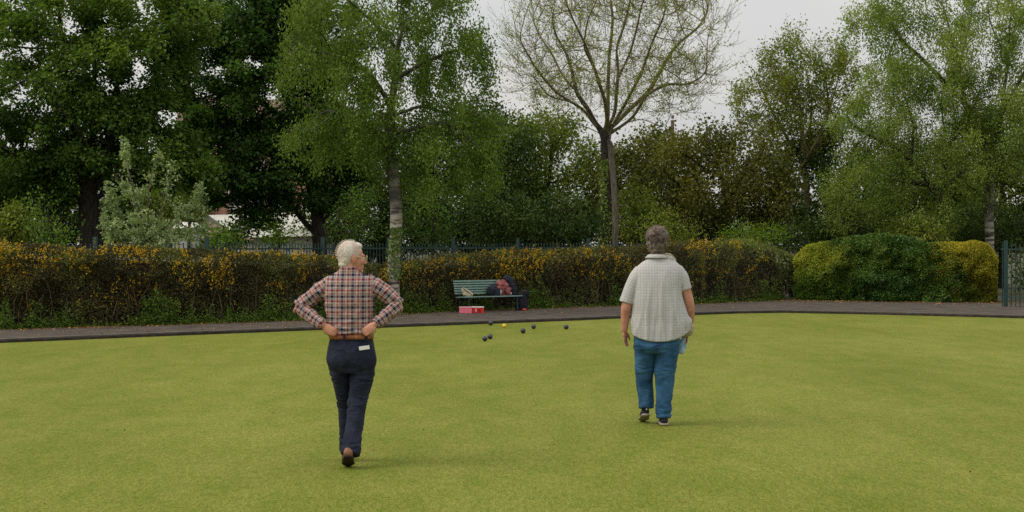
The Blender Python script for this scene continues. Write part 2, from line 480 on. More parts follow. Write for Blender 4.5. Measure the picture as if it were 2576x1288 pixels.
# bark
B_DARK = mat('dark_bark', (.014, .012, .010), (.05, .042, .032), 9, .95, .8, stretch=(3, 3, .6))
B_MOSS = mat('mossy_bark', (.085, .075, .032), (.20, .17, .08), 9, .95, .8, stretch=(3, 3, .6))
B_MOSSD = mat('dark_mossy_bark', (.035, .030, .015), (.11, .092, .045), 9, .95, .8, stretch=(3, 3, .6))
B_GREY = mat('grey_bark', (.07, .06, .045), (.17, .15, .11), 9, .95, .8, stretch=(3, 3, .6))
def birchbark():
    m = bpy.data.materials.new('birch_bark'); m.use_nodes = True; n = m.node_tree; b = n.nodes['Principled BSDF']; L = n.links
    b.inputs['Roughness'].default_value = .7
    t = n.nodes.new('ShaderNodeTexCoord'); mp = n.nodes.new('ShaderNodeMapping'); mp.inputs['Scale'].default_value = (2.5, 2.5, 11); L.new(t.outputs['Object'], mp.inputs[0])
    no = n.nodes.new('ShaderNodeTexNoise'); no.inputs['Scale'].default_value = 1.6; no.inputs['Detail'].default_value = 7; L.new(mp.outputs[0], no.inputs['Vector'])
    r = n.nodes.new('ShaderNodeValToRGB'); e = r.color_ramp.elements
    e[0].position = .38; e[0].color = (.035, .028, .02, 1); e[1].position = .56; e[1].color = (.36, .33, .27, 1)
    q = e.new(.46); q.color = (.17, .145, .11, 1); L.new(no.outputs[0], r.inputs[0])
    n2 = n.nodes.new('ShaderNodeTexNoise'); n2.inputs['Scale'].default_value = 2.2; L.new(t.outputs['Object'], n2.inputs['Vector'])
    sp = n.nodes.new('ShaderNodeSeparateXYZ'); L.new(t.outputs['Object'], sp.inputs[0])
    mr = n.nodes.new('ShaderNodeMapRange'); mr.inputs[1].default_value = 2.15; mr.inputs[2].default_value = 2.75; L.new(sp.outputs[2], mr.inputs[0])
    mul = n.nodes.new('ShaderNodeMath'); mul.operation = 'MULTIPLY'; L.new(mr.outputs[0], mul.inputs[0]); L.new(n2.outputs[0], mul.inputs[1])
    ml2 = n.nodes.new('ShaderNodeMath'); ml2.operation = 'MULTIPLY'; L.new(mul.outputs[0], ml2.inputs[0]); ml2.inputs[1].default_value = 2.0; ml2.use_clamp = True
    mxx = n.nodes.new('ShaderNodeMix'); mxx.data_type = 'RGBA'; L.new(ml2.outputs[0], mxx.inputs[0]); L.new(r.outputs[0], mxx.inputs[6]); mxx.inputs[7].default_value = (.035, .03, .022, 1)
    L.new(mxx.outputs[2], b.inputs['Base Color'])
    bu = n.nodes.new('ShaderNodeBump'); bu.inputs['Strength'].default_value = .7; bu.inputs['Distance'].default_value = .02; L.new(no.outputs[0], bu.inputs['Height']); L.new(bu.outputs[0], b.inputs['Normal'])
    return m
B_BIRCH = birchbark()
# leaves
L_MAPLE = leafmat('maple_leaf', [(.018, .038, .010), (.044, .082, .020), (.092, .145, .036)], .36)
L_MAPLE2 = leafmat('dark_maple_leaf', [(.013, .032, .012), (.031, .068, .021), (.068, .125, .036)], .32)
L_BIRCH = leafmat('birch_leaf', [(.034, .058, .013), (.064, .104, .024), (.118, .168, .045)], .33)
L_ASH = leafmat('ash_leaf', [(.09, .13, .025), (.15, .20, .045), (.21, .25, .07)], .35)
L_OLIVE = leafmat('olive_leaf', [(.036, .056, .012), (.075, .104, .022), (.135, .160, .040)], .3)
L_WILLOW = leafmat('willow_leaf', [(.056, .086, .022), (.112, .155, .044), (.190, .230, .088)], .32)
L_PALE = leafmat('whitebeam_leaf', [(.075, .115, .065), (.150, .200, .130), (.250, .300, .220)], .25)
L_BUSH = leafmat('bush_leaf', [(.030, .060, .014), (.055, .105, .025), (.100, .160, .040)], .28)
L_LIME = leafmat('sunlit_leaf', [(.050, .090, .012), (.090, .150, .020), (.150, .210, .035)], .4)
L_DARK = leafmat('evergreen_leaf', [(.012, .024, .008), (.028, .048, .014), (.058, .088, .026)], .18)
L_BRONZE = leafmat('bronze_leaf', [(.026, .034, .010), (.058, .068, .018), (.125, .122, .034)], .22)
# ------------------------------------------------------------------ brick building far behind the trees
def brickmat():
    m = bpy.data.materials.new('brickwork'); m.use_nodes = True; n = m.node_tree; b = n.nodes['Principled BSDF']; L = n.links
    b.inputs['Roughness'].default_value = .9
    t = n.nodes.new('ShaderNodeTexCoord'); mp = n.nodes.new('ShaderNodeMapping'); mp.inputs['Rotation'].default_value = (math.pi / 2, 0, 0); L.new(t.outputs['Object'], mp.inputs[0])
    k = n.nodes.new('ShaderNodeTexBrick'); L.new(mp.outputs[0], k.inputs['Vector'])
    k.inputs['Color1'].default_value = (.36, .15, .10, 1); k.inputs['Color2'].default_value = (.46, .21, .14, 1); k.inputs['Mortar'].default_value = (.40, .30, .23, 1)
    k.inputs['Scale'].default_value = 1; k.inputs['Brick Width'].default_value = .22; k.inputs['Row Height'].default_value = .075; k.inputs['Mortar Size'].default_value = .008
    L.new(k.outputs[0], b.inputs['Base Color']); return m
M_BRICK = brickmat()
M_STONE = mat('pale_stone', (.55, .53, .46), (.68, .66, .60), 4, .9)
M_RENDER = mat('pale_render', (.42, .42, .38), (.55, .54, .49), 1.5, .9)
M_FELT = mat('pale_roofing', (.36, .36, .31), (.50, .49, .43), 1.2, .8, stretch=(3, .6, 3))
M_TILE = mat('brown_roof_tile', (.10, .065, .05), (.20, .13, .10), 6, .9)
M_GLASS = mat('window_glass', (.05, .07, .09), None, rough=.1, spec=.8)
DB = 66.0
def bx(x0, x1, y0, y1, D, dep):     # box spanning picture rect at distance D
    a, b = P(x0, y1, D), P(x1, y0, D); return ((a[0] + b[0]) / 2, D + dep / 2, (a[2] + b[2]) / 2), (abs(b[0] - a[0]), dep, abs(b[2] - a[2]))
bl = empty('brick_building', (P(650, 600, DB)[0], DB, 0), label='red brick building with white window sills seen through the dark maple branches', cat='building')
bo = np.array(bl.location)
def bput(name, boxes, m, parent=bl):
    k = MB()
    for c, d in boxes: k.box(np.array(c) - bo, d)
    return k.build(name, m, parent)
wins = [(500, 530, 478, 518), (575, 605, 478, 518), (632, 664, 478, 518), (700, 730, 478, 518), (762, 792, 478, 518), (575, 605, 380, 425), (632, 664, 380, 425), (700, 730, 380, 425), (500, 530, 380, 425), (762, 792, 380, 425)]
c0, d0 = bx(455, 852, 318, 622, DB, 8)
bput('wall', [(c0, (d0[0], d0[1], d0[2]))], M_BRICK)
for i, (x0, x1, y0, y1) in enumerate(wins):
    fr = bput('window', [bx(x0, x1, y0, y1, DB - .05, .04)], M_GLASS)
    bput('frame', [bx(x0 - 1, x0 + 1.5, y0, y1, DB - .08, .05), bx(x1 - 1.5, x1 + 1, y0, y1, DB - .08, .05), bx((x0 + x1) / 2 - 1, (x0 + x1) / 2 + 1, y0, y1, DB - .08, .05)], M_STONE, fr)
    bput('sill', [bx(x0 - 4, x1 + 4, y1, y1 + 9, DB - .22, .2)], M_STONE, fr)
# gable roof behind the leaves
g = MB(); a, b = P(445, 318, DB - .3), P(862, 318, DB - .3); r1, r2 = P(445, 250, DB + 4), P(862, 250, DB + 4)
V = [a, b, b + [0, 8.6, 0], a + [0, 8.6, 0], r1, r2]; V = [np.array(v) - bo for v in V]
g.add(V, [(0, 1, 5, 4), (3, 4, 5, 2), (0, 4, 3), (1, 2, 5), (0, 3, 2, 1)]); g.build('roof', M_TILE, bl)
ch = bput('chimney', [bx(770, 795, 235, 300, DB + 2, 1.0)], M_BRICK)
# low hall in front of it: white wall with a pale hipped roof
DH = 56.0
hl = empty('low_hall', (P(700, 600, DH)[0], DH, 0), label='single storey hall with a pale hipped roof in front of the brick building', cat='building'); bo2 = bo; bo = np.array(hl.location)
c0, d0 = bx(560, 838, 590, 640, DH, 5); bput('wall', [(c0, d0)], M_RENDER, hl)
V = [P(548, 592, DH - .3), P(850, 592, DH - .3), P(850, 592, DH - .3) + [0, 5.6, 0], P(548, 592, DH - .3) + [0, 5.6, 0], P(560, 538, DH + 2.5), P(846, 532, DH + 2.5)]
V[0] = P(604, 598, DH - .3); V[4] = P(524, 541, DH + 2.5); V[3] = P(500, 560, DH + 5.3)
g = MB(); g.add([v - bo for v in V], [(0, 1, 5, 4), (1, 2, 5), (2, 3, 4, 5), (3, 0, 4), (0, 3, 2, 1)]); g.build('roof', M_FELT, hl)
# tiled lean-to with a wedge shaped brown roof
g = MB(); q = [P(520, 556, DH - 1), P(612, 604, DH - 1), P(640, 604, DH - 3), P(470, 604, DH - 3)]
g.add([v - bo for v in q], [(0, 3, 2, 1)]); g.add([v - bo - [0, 0, .12] for v in q], [(0, 1, 2, 3)]); g.build('lean_to_roof', M_TILE, hl)
# small white gabled kiosk
kd = 50.0
kk = empty('white_gable', (P(455, 600, kd)[0], kd, 0), label='small white gable roof poking out above the pale green sapling leaves', cat='shed'); bo = np.array(kk.location)
c0, d0 = bx(434, 474, 573, 640, kd, 2); bput('wall', [(c0, d0)], M_RENDER, kk)
q = [P(428, 574, kd - .1), P(478, 574, kd - .1), P(458, 558, kd + .2)]; q += [v + [0, 2.3, 0] for v in q]
MB().add([v - bo for v in q], [(0, 1, 2), (5, 4, 3), (0, 3, 4, 1), (1, 4, 5, 2), (2, 5, 3, 0)]).build('roof', M_STONE, kk)
# pale bit of a house at right behind the bushes
wd = 62.0
hh = empty('white_house', (P(1915, 600, wd)[0], wd, 0), label='white house wall glimpsed between dark bushes behind the hedge', cat='building'); bo = np.array(hh.location)
c0, d0 = bx(1888, 1942, 545, 640, wd, 5); bput('wall', [(c0, d0)], M_RENDER, hh)
q = [P(1882, 545, wd - .2), P(1948, 545, wd - .2), P(1948, 528, wd + 2.5), P(1882, 528, wd + 2.5)]; q += [P(1882, 545, wd - .2) + [0, 5.4, 0], P(1948, 545, wd - .2) + [0, 5.4, 0]]
MB().add([v - bo for v in q], [(0, 1, 2, 3), (4, 3, 2, 5), (0, 3, 4), (1, 5, 2), (0, 4, 5, 1)]).build('roof', M_TILE, hh)
cpo = P(1692, 320, 70)
cm = empty('chimney_stack', (cpo[0], 70, 0), label='thin chimney rising above the dark trees right of the ash', cat='chimney'); bo = np.array(cm.location)
bput('shaft', [bx(1689, 1696, 302, 640, 70, .3)], M_TILE, cm); bput('chimney_pot', [bx(1689.5, 1695.5, 290, 298, 70.05, .16)], M_TILE, cm)
bo = bo2

# ------------------------------------------------------------------ trees
T = tree
# far trees closing the view
bgt = [(-60, 520, 200, 150, 58, 'dark'), (150, 500, 190, 130, 62, 'dark'), (960, 470, 190, 190, 56, 'dark'), (1190, 440, 190, 200, 54, 'dark'),
       (1370, 440, 170, 165, 56, 'olive'), (1630, 465, 140, 140, 54, 'bronze'), (1820, 455, 180, 160, 51, 'bronze'), (2080, 480, 170, 160, 56, 'dark'),
       (2300, 480, 190, 150, 58, 'dark'), (2520, 450, 190, 180, 56, 'olive'), (2700, 470, 150, 180, 55, 'dark'), (390, 520, 130, 95, 64, 'olive'), (-420, 430, 240, 210, 50, 'dark'), (-800, 430, 260, 230, 46, 'olive'), (3000, 430, 220, 220, 50, 'dark')]
bgl = ['dark tree mass at the far left edge behind the big sycamore', 'dark tree behind the big sycamore trunk', 'dark green tree filling the gap behind the birch trunk', 'deep green tree between the birch and the ash',
       'olive green tree just left of the bare ash trunk', 'brownish green rounded tree just right of the ash trunk', 'broad bronze tinted evergreen with a domed top right of the ash',
       'dark shaded tree behind the clipped golden hedge', 'dark tree behind the curved willow trunk', 'olive tree behind the white birch trunk', 'dark tree past the right edge of the clipped hedge', 'olive tree seen far off behind the pale grey green sapling', 'dark broad tree standing outside the picture past the sycamore', 'olive tree standing farthest out past the left end of the long hedge', 'dark tree standing outside the picture past the right hand railings']
for i, ((x, y, rx, ry, D, k), lb) in enumerate(zip(bgt, bgl)):
    lm = dict(dark=L_DARK, olive=L_OLIVE, bronze=L_BRONZE)[k]
    T('background_tree', lb, 'tree', D, [[(x, 612), (x + 5, y + ry * .3)]], [(x, y, rx, ry, 2.2, 1), (x, 575, rx * 1.1, 55, 1.8, .5)], 640, .4, .42, .16, .012,
      B_DARK, lm, 92, .112, .21, thr=-.6, ns=.6, seed=i + 2., maxr=.06, group='trees closing the view behind the fence', wid=.7, shell=.7)

# T1 big sycamore at left
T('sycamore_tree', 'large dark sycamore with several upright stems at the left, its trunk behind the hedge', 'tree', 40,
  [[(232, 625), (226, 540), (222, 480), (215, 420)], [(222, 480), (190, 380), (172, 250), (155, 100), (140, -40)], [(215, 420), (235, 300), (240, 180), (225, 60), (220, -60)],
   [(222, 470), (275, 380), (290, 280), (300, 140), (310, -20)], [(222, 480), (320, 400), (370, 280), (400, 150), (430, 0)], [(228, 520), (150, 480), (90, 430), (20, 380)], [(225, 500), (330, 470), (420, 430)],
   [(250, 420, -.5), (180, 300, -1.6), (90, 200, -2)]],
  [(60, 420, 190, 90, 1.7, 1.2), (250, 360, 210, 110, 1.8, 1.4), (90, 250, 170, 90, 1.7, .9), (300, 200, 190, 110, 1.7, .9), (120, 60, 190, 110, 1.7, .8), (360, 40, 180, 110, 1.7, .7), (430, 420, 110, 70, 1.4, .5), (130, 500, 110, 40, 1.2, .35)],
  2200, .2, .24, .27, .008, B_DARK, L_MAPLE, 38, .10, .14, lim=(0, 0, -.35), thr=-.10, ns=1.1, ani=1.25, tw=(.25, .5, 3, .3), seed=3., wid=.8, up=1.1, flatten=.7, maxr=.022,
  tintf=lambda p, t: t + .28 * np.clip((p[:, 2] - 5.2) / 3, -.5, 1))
# T2 dark maple
T('maple_tree', 'dark green maple forking low over the hedge in front of the brick building', 'tree', 44,
  [[(806, 628), (804, 600), (800, 575)], [(800, 590), (760, 555), (738, 520), (690, 470), (640, 430)], [(800, 575), (790, 500), (775, 430), (750, 330), (700, 200), (680, 60)],
   [(804, 580), (812, 500), (815, 400), (808, 300), (800, 150), (770, 0)], [(806, 575), (835, 520), (850, 440), (870, 360), (905, 300)], [(775, 430), (700, 350), (620, 290), (560, 230)], [(750, 330), (650, 250), (560, 140), (520, 20)], [(808, 300), (850, 200), (880, 80)]],
  [(640, 440, 130, 62, 1.7, 1), (800, 450, 120, 85, 1.6, .7), (560, 330, 150, 80, 1.6, 1.2), (700, 345, 110, 60, 1.5, .6), (880, 420, 80, 100, 1.2, .7), (590, 180, 160, 95, 1.7, 1.2), (590, 50, 170, 95, 1.7, 1.2), (760, 150, 130, 100, 1.5, .6), (800, 320, 130, 60, 1.5, .6), (640, 550, 55, 28, .8, .3), (560, 470, 70, 40, .9, .3), (480, 400, 80, 60, 1.2, .4), (770, 20, 120, 80, 1.4, .5)],
  2200, .2, .24, .20, .008, B_DARK, L_MAPLE2, 42, .11, .14, lim=(0, 0, -.4), thr=-.08, ns=1.1, ani=1.25, tw=(.25, .45, 3, .3), seed=8., wid=.8, up=1.1, flatten=.7, maxr=.022)
# T3 birch
T('birch_tree', 'tall birch with ivy on its pale trunk and drooping crown, growing from the hedge', 'tree', 36.0,
  [[(990, 790), (989, 700), (994, 620), (998, 550), (995, 490), (986, 420), (979, 360), (982, 290), (995, 200), (1002, 100), (1010, 0), (1015, -80)],
   [(979, 360), (930, 310), (880, 300), (820, 270)], [(982, 300), (1060, 260), (1120, 290), (1165, 265), (1230, 300)], [(985, 270), (930, 180), (860, 140), (780, 130)], [(995, 200), (1080, 150), (1160, 120), (1230, 150)],
   [(1000, 120), (940, 60), (880, 0)], [(1004, 80), (1060, 20), (1120, -30)], [(980, 340), (1030, 330), (1110, 300), (1180, 340), (1220, 400)]],
  [(830, 180, 140, 130, 1.6, 1), (1000, 150, 150, 150, 1.8, 1.1), (1160, 170, 110, 140, 1.5, .9), (900, 30, 160, 90, 1.6, .9), (1090, 20, 120, 80, 1.5, .6), (1150, 330, 140, 90, 1.4, 1), (900, 330, 130, 70, 1.5, .8), (1050, 400, 150, 70, 1.3, .6), (1190, 420, 90, 60, 1.1, .35), (780, 60, 80, 90, 1.1, .4), (770, 330, 70, 60, 1.0, .3)],
  1900, .19, .22, .140, .005, B_BIRCH, L_BIRCH, 50, .060, .11, lim=(0, 0, -1), trop=(0, 0, -.02), thr=-.04, ns=1.1, seed=12., wid=.75, up=.2, maxr=.014, hang=.75)
# T4 the ash in early leaf
def zc(p, d=0): return [(1234.5 + u * .4985, v * .4985, d * (1 - v / 640) if v < 640 else 0) for u, v in p]
ash = [zc([(582, 1250), (574, 1080), (586, 940), (580, 800), (595, 690), (595, 640)]),
       zc([(595, 690), (540, 650), (490, 560), (400, 510), (330, 460), (250, 380), (180, 300), (130, 200)], -1.5), zc([(540, 650), (500, 560), (430, 450), (370, 380), (320, 300), (250, 200), (220, 110)], 1.6),
       zc([(595, 660), (570, 500), (530, 350), (480, 230), (420, 120), (380, 0)], -2.2), zc([(595, 640), (590, 500), (590, 300), (605, 100), (600, -50)], .6),
       zc([(597, 660), (640, 560), (650, 400), (690, 280), (720, 180), (760, 0)], -1), zc([(597, 660), (690, 560), (790, 450), (880, 310), (950, 220), (1050, 120), (1100, 40)], 1.2),
       zc([(600, 680), (720, 590), (800, 480), (900, 430), (1000, 425), (1100, 380)], -1.8), zc([(597, 670), (700, 600), (790, 600), (870, 640)], .8), zc([(595, 700), (500, 640), (380, 610), (290, 640), (250, 690)], -1.2),
       zc([(490, 560), (420, 520), (300, 490), (220, 400)], -1.9), zc([(530, 350), (480, 250), (490, 100), (520, 0)], -2.7), zc([(650, 400), (630, 250), (680, 100), (700, -40)], -.5), zc([(597, 660), (655, 540), (760, 380), (830, 200), (900, 60)], -2.4),
       zc([(430, 450), (400, 300), (330, 180), (310, 60)], 2.1)]
ash = [[(x + (random.uniform(-7, 7) if i else 0), y + (random.uniform(-7, 7) if i else 0), d) for i, (x, y, d) in enumerate(l)] for l in ash]
T('ash_tree', 'bare fan shaped ash tree just coming into leaf, standing against the open sky', 'tree', 47, ash,
  [zc([(630, 190)])[0][:2] + (272, 215, 3.0, 1.0), zc([(400, 400)])[0][:2] + (140, 90, 2.2, .3), zc([(860, 420)])[0][:2] + (140, 90, 2.2, .3), (1560, -20, 230, 90, 2.5, .35)],
  2600, .16, .19, .15, .0055, B_MOSS, L_ASH, .95, .062, .06, tw=(.36, .95, 6, .35, 2, .55), thr=-.9, seed=2., maxr=.012, trop=(0, 0, .22), jit=.12, shell=.4, wid=.6, skip=.3, twm=B_DARK,
  tintf=lambda p, t: t + .2)
T('ivy_clad_stem', 'dark second stem with ivy standing close beside the ash trunk', 'tree', 46.4,
  [[(1550, 625), (1547, 500), (1540, 420), (1534, 350), (1531, 322)]], [(1532, 330, 22, 30, .3, 1)], 14, .2, .2, .085, .02, B_GREY, L_DARK, 6, .08, .06, seed=4., maxr=.04)
# T5 vase shaped tree
def zr(p, d=0): return [(1893 + u * .4983, v * .4983, d) for u, v in p]
T('young_tree', 'vase shaped thinly leaved tree with upright shoots right of the ash', 'tree', 55,
  [[(2030, 625), (2030, 500), (2025, 420)], zr([(265, 840), (250, 700), (240, 500), (200, 300), (150, 200)], -.6), zr([(265, 840), (200, 740), (120, 600), (60, 480), (20, 400)], .5), zr([(265, 840), (290, 700), (300, 500), (270, 350), (220, 200)], .8),
   zr([(270, 800), (330, 700), (390, 560), (370, 400), (330, 250)], -.8), zr([(275, 820), (400, 640), (440, 540), (490, 480)], .4), zr([(260, 760), (250, 600), (180, 420), (90, 300)], -.9), zr([(330, 700), (430, 420), (450, 280)], .9)],
  [zr([(250, 430)])[0][:2] + (125, 125, 1.5, 1), zr([(250, 640)])[0][:2] + (110, 70, 1.4, .6), zr([(60, 560)])[0][:2] + (75, 90, 1.2, .5), zr([(430, 470)])[0][:2] + (75, 120, 1.3, .5), zr([(100, 400)])[0][:2] + (60, 60, 1.2, .3)],
  1300, .17, .2, .11, .006, B_MOSS, L_OLIVE, 6, .095, .08, trop=(0, 0, .3), thr=-.5, seed=15., maxr=.014, up=.2, lim=(0, 0, .3), tw=(.5, .8, 4, .8),
  tintf=lambda p, t: t + .25)
# T6 willow
T('willow_tree', 'grey green spreading willow with a leaning forked trunk at the right', 'tree', 48,
  [[(2380, 628), (2372, 560), (2368, 500), (2340, 465), (2315, 430), (2290, 400), (2250, 370)], [(2368, 500), (2375, 440), (2385, 360), (2370, 300)], [(2340, 465), (2270, 455), (2200, 440)], [(2385, 360), (2440, 310), (2450, 250)], [(2370, 470), (2440, 420), (2520, 390)], [(2290, 400), (2300, 320), (2280, 250)], [(2250, 370), (2180, 340), (2130, 300)]],
  [(2200, 330, 120, 90, 1.5, 1), (2170, 470, 110, 80, 1.4, .9), (2330, 290, 150, 90, 1.6, 1), (2330, 430, 140, 70, 1.4, .8), (2450, 400, 130, 120, 1.5, 1), (2270, 210, 100, 60, 1.2, .45), (2560, 330, 110, 120, 1.3, .7), (2300, 545, 130, 45, 1.2, .45), (2120, 560, 60, 30, .8, .15)],
  2000, .19, .22, .15, .006, B_DARK, L_WILLOW, 42, .080, .14, lim=(0, 0, -.3), thr=-.12, ns=1.2, seed=21., wid=.45, up=.5, maxr=.018)
# T7 silver birch
T('silver_birch', 'tall thin crowned silver birch whose white lower trunk shows above the golden hedge', 'tree', 49,
  [[(2490, 628), (2489, 560), (2487, 510), (2495, 400), (2520, 280), (2535, 150), (2545, 0), (2550, -80)], [(2495, 400), (2430, 260), (2400, 120), (2370, 0)], [(2520, 280), (2580, 180), (2620, 60)], [(2430, 260), (2330, 160), (2260, 90), (2210, 20)], [(2410, 180), (2440, 60), (2450, -40)], [(2535, 150), (2490, 60), (2480, -40)]],
  [(2220, 60, 100, 90, 1.3, .6), (2330, 120, 130, 110, 1.5, .9), (2470, 80, 130, 130, 1.6, 1), (2600, 120, 100, 140, 1.5, .9), (2440, 230, 140, 90, 1.5, .9), (2560, 260, 100, 90, 1.4, .7), (2300, 10, 110, 60, 1.3, .5), (2230, 180, 60, 70, 1, .3)],
  1700, .19, .22, .14, .005, B_BIRCH, L_WILLOW, 18, .07, .13, tw=(.3, .4, 3, -.1), lim=(0, 0, -.8), thr=-.1, ns=1.2, seed=27., up=.1, maxr=.013, hang=.55, wid=.7)
# T9 pale sapling, spiky
sp = [[(385, 640), (380, 600), (370, 560)]]
for a in [[(380, 600), (345, 520), (322, 430), (312, 345)], [(375, 580), (372, 490), (385, 420), (402, 370)], [(380, 600), (410, 520), (430, 450), (438, 410)], [(378, 610), (310, 560), (275, 500), (262, 470)], [(380, 600), (440, 550), (490, 500), (512, 455)], [(380, 590), (335, 500), (282, 430)], [(385, 620), (300, 600), (265, 560)], [(385, 620), (450, 590), (520, 580)]]: sp.append([q + (random.uniform(-.5, .5) * (i > 0),) for i, q in enumerate(a)])
T('pale_sapling', 'pale grey green sapling with spiky upright shoots in front of the sycamore', 'tree', 35.5, sp,
  [(314, 425, 16, 85, .25, .9), (401, 440, 16, 75, .25, .8), (438, 465, 16, 60, .25, .6), (285, 480, 16, 55, .25, .45), (345, 570, 70, 45, .7, .7), (420, 585, 80, 35, .7, .7), (275, 550, 26, 60, .4, .4), (500, 560, 26, 60, .4, .35), (350, 480, 22, 60, .3, .3), (380, 610, 130, 25, .8, .8), (512, 480, 16, 30, .3, .15)],
  900, .11, .12, .05, .004, B_GREY, L_PALE, 15, .07, .035, lim=(0, 0, .3), thr=-.4, seed=31., maxr=.012, up=.3, wid=.7)
# bushes and mid-ground shrubs
def bush(label, x, y, rx, ry, D, lm, n=260, per=34, size=.095, name='bush', cat='bush', seed=1., sg=.12, tf=None):
    return T(name, label, cat, D, [[(x, 630), (x, y + ry * .4)]], [(x, y, rx, ry, max(.5, rx / F * D * .8), 1)], n, .22, .22, .05, .008, B_DARK, lm, per, size, sg, thr=-.5, seed=seed, maxr=.05, shell=.65, tintf=tf)
bush('light green leafy bush left of the sycamore trunk', 130, 545, 75, 75, 37, L_BUSH, 220, 17, .075, seed=41.)
bush('dull green bush at the left edge behind the flowering hedge', 25, 570, 70, 60, 38, L_OLIVE, 170, seed=42.)
bush('bright yellow green shrub glowing behind the sycamore trunk', 150, 470, 75, 50, 50, L_LIME, 150, 18, .11, seed=43.)
bush('yellow green sunlit tree between sycamore and maple', 470, 440, 120, 55, 60, L_LIME, 260, 18, .13, seed=44., name='small_tree', cat='tree')
bush('twiggy brownish shrub left of the pale hall roof', 475, 530, 60, 60, 48, L_BRONZE, 160, 7, .07, seed=45.)
bush('low green bush below the brown tiled roof', 545, 600, 70, 28, 38, L_BUSH, 150, seed=46.)
bush('small bright green shrub under the pale hall roof', 700, 592, 70, 26, 42, L_LIME, 150, 22, .075, seed=47.)
bush('dark little shrub in front of the hall corner', 580, 590, 40, 26, 40, L_DARK, 80, seed=48.)
bush('yellowish green bush between the maple and the birch trunk', 900, 545, 75, 75, 42, L_BUSH, 260, 24, .08, seed=49.)
bush('green bush just right of the birch trunk', 1090, 540, 90, 80, 43, L_BUSH, 260, 20, .08, seed=50., tf=lambda p, t: t - .25)
bush('dark bush behind the bench and fence', 1260, 545, 110, 75, 46, L_DARK, 260, seed=51.)
bush('dark shrub filling the shade left of the ash', 1420, 555, 100, 70, 45, L_DARK, 240, seed=52.)
bush('rounded green bush behind the head of the person in the pale shirt', 1690, 575, 85, 50, 45.5, L_OLIVE, 220, 24, .075, seed=53.)
bush('bright green low shrub rising behind the right end of the flowering hedge', 1895, 600, 95, 32, 46.3, L_LIME, 260, 30, .06, seed=54.)
bush('dark green bush in the gap between the two hedges', 1990, 640, 65, 100, 47, L_DARK, 150, seed=55.)
bush('dark bush behind the white birch trunk', 2480, 570, 110, 60, 50, L_DARK, 220, seed=56.)
bush('dark ivy covered bush beside the white house wall', 2120, 570, 90, 60, 50, L_DARK, 220, seed=57.)
bush('green bush under the willow', 2290, 590, 90, 35, 47.2, L_OLIVE, 180, seed=58.)
bush('green bush behind the railings at the right edge', 2640, 680, 110, 85, 45, L_DARK, 260, seed=59.)
bush('olive bush between the ash trunk and the pale shirted person', 1600, 540, 55, 90, 49, L_OLIVE, 200, seed=60.)
# ivy on birch trunk and ash stem
def ivy(label, D, pts, r, n, lm, size=.06):
    q = np.array([P(x, y, D) for x, y in pts]); t = np.sort(rng.random(n)) ** 1.0
    p = np.stack([np.interp(t, np.linspace(0, 1, len(q)), q[:, k]) for k in range(3)], 1)
    a = rng.normal(size=n) * .8 - math.pi / 2; rr = r * rng.uniform(.9, 1.5, n)
    o = np.stack([np.cos(a), np.sin(a), np.zeros(n)], 1); p = p + o * rr[:, None]
    ob = leaves('ivy', p, rdir(n) * .5 + np.array([0, 0, -.8]), o + rdir(n) * .5, size * rng.uniform(.6, 1.2, n), lm, None, .9)
    tag(ob, label, 'ivy')
ivy('ivy climbing the pale birch trunk out of the hedge', 36.0, [(993, 700), (992, 640), (996, 600), (998, 570)], .155, 420, L_BUSH, .055)
ivy('light green ivy climbing the ash trunk', 47.0, [(1520, 625), (1518, 560), (1519, 490), (1523, 430), (1526, 400)], .125, 900, L_WILLOW, .075)
ivy('ivy with pale leaves on the willow trunk', 48.0, [(2376, 625), (2370, 570), (2366, 510)], .17, 260, L_WILLOW, .07)
# ------------------------------------------------------------------ hedges
L_HEDGE = leafmat('hedge_leaf', [(.026, .024, .014), (.060, .052, .027), (.068, .090, .030), (.115, .150, .044)], .15)
L_FLOWER = leafmat('orange_blossom', [(.19, .10, .010), (.33, .21, .012), (.45, .34, .03)], .25, (1.1, 1.05, .8))
L_GOLD = leafmat('golden_leaf', [(.035, .055, .010), (.15, .145, .018), (.27, .225, .03)], .3)
L_YGREEN = leafmat('yellow_green_leaf', [(.025, .060, .012), (.12, .155, .024), (.24, .25, .04)], .3)
L_GLOSS = leafmat('glossy_dark_leaf', [(.012, .034, .008), (.032, .075, .014), (.080, .130, .025)], .15, rough=.4, spec=.25)
L_WEED = leafmat('weed_leaf', [(.025, .045, .012), (.05, .085, .02), (.09, .14, .035)], .3)
M_CORE = mat('hedge_core_shade', (.008, .008, .005), (.030, .026, .014), 14, .95, .8, 30)  # near-black brown stands for the shade inside a hedge

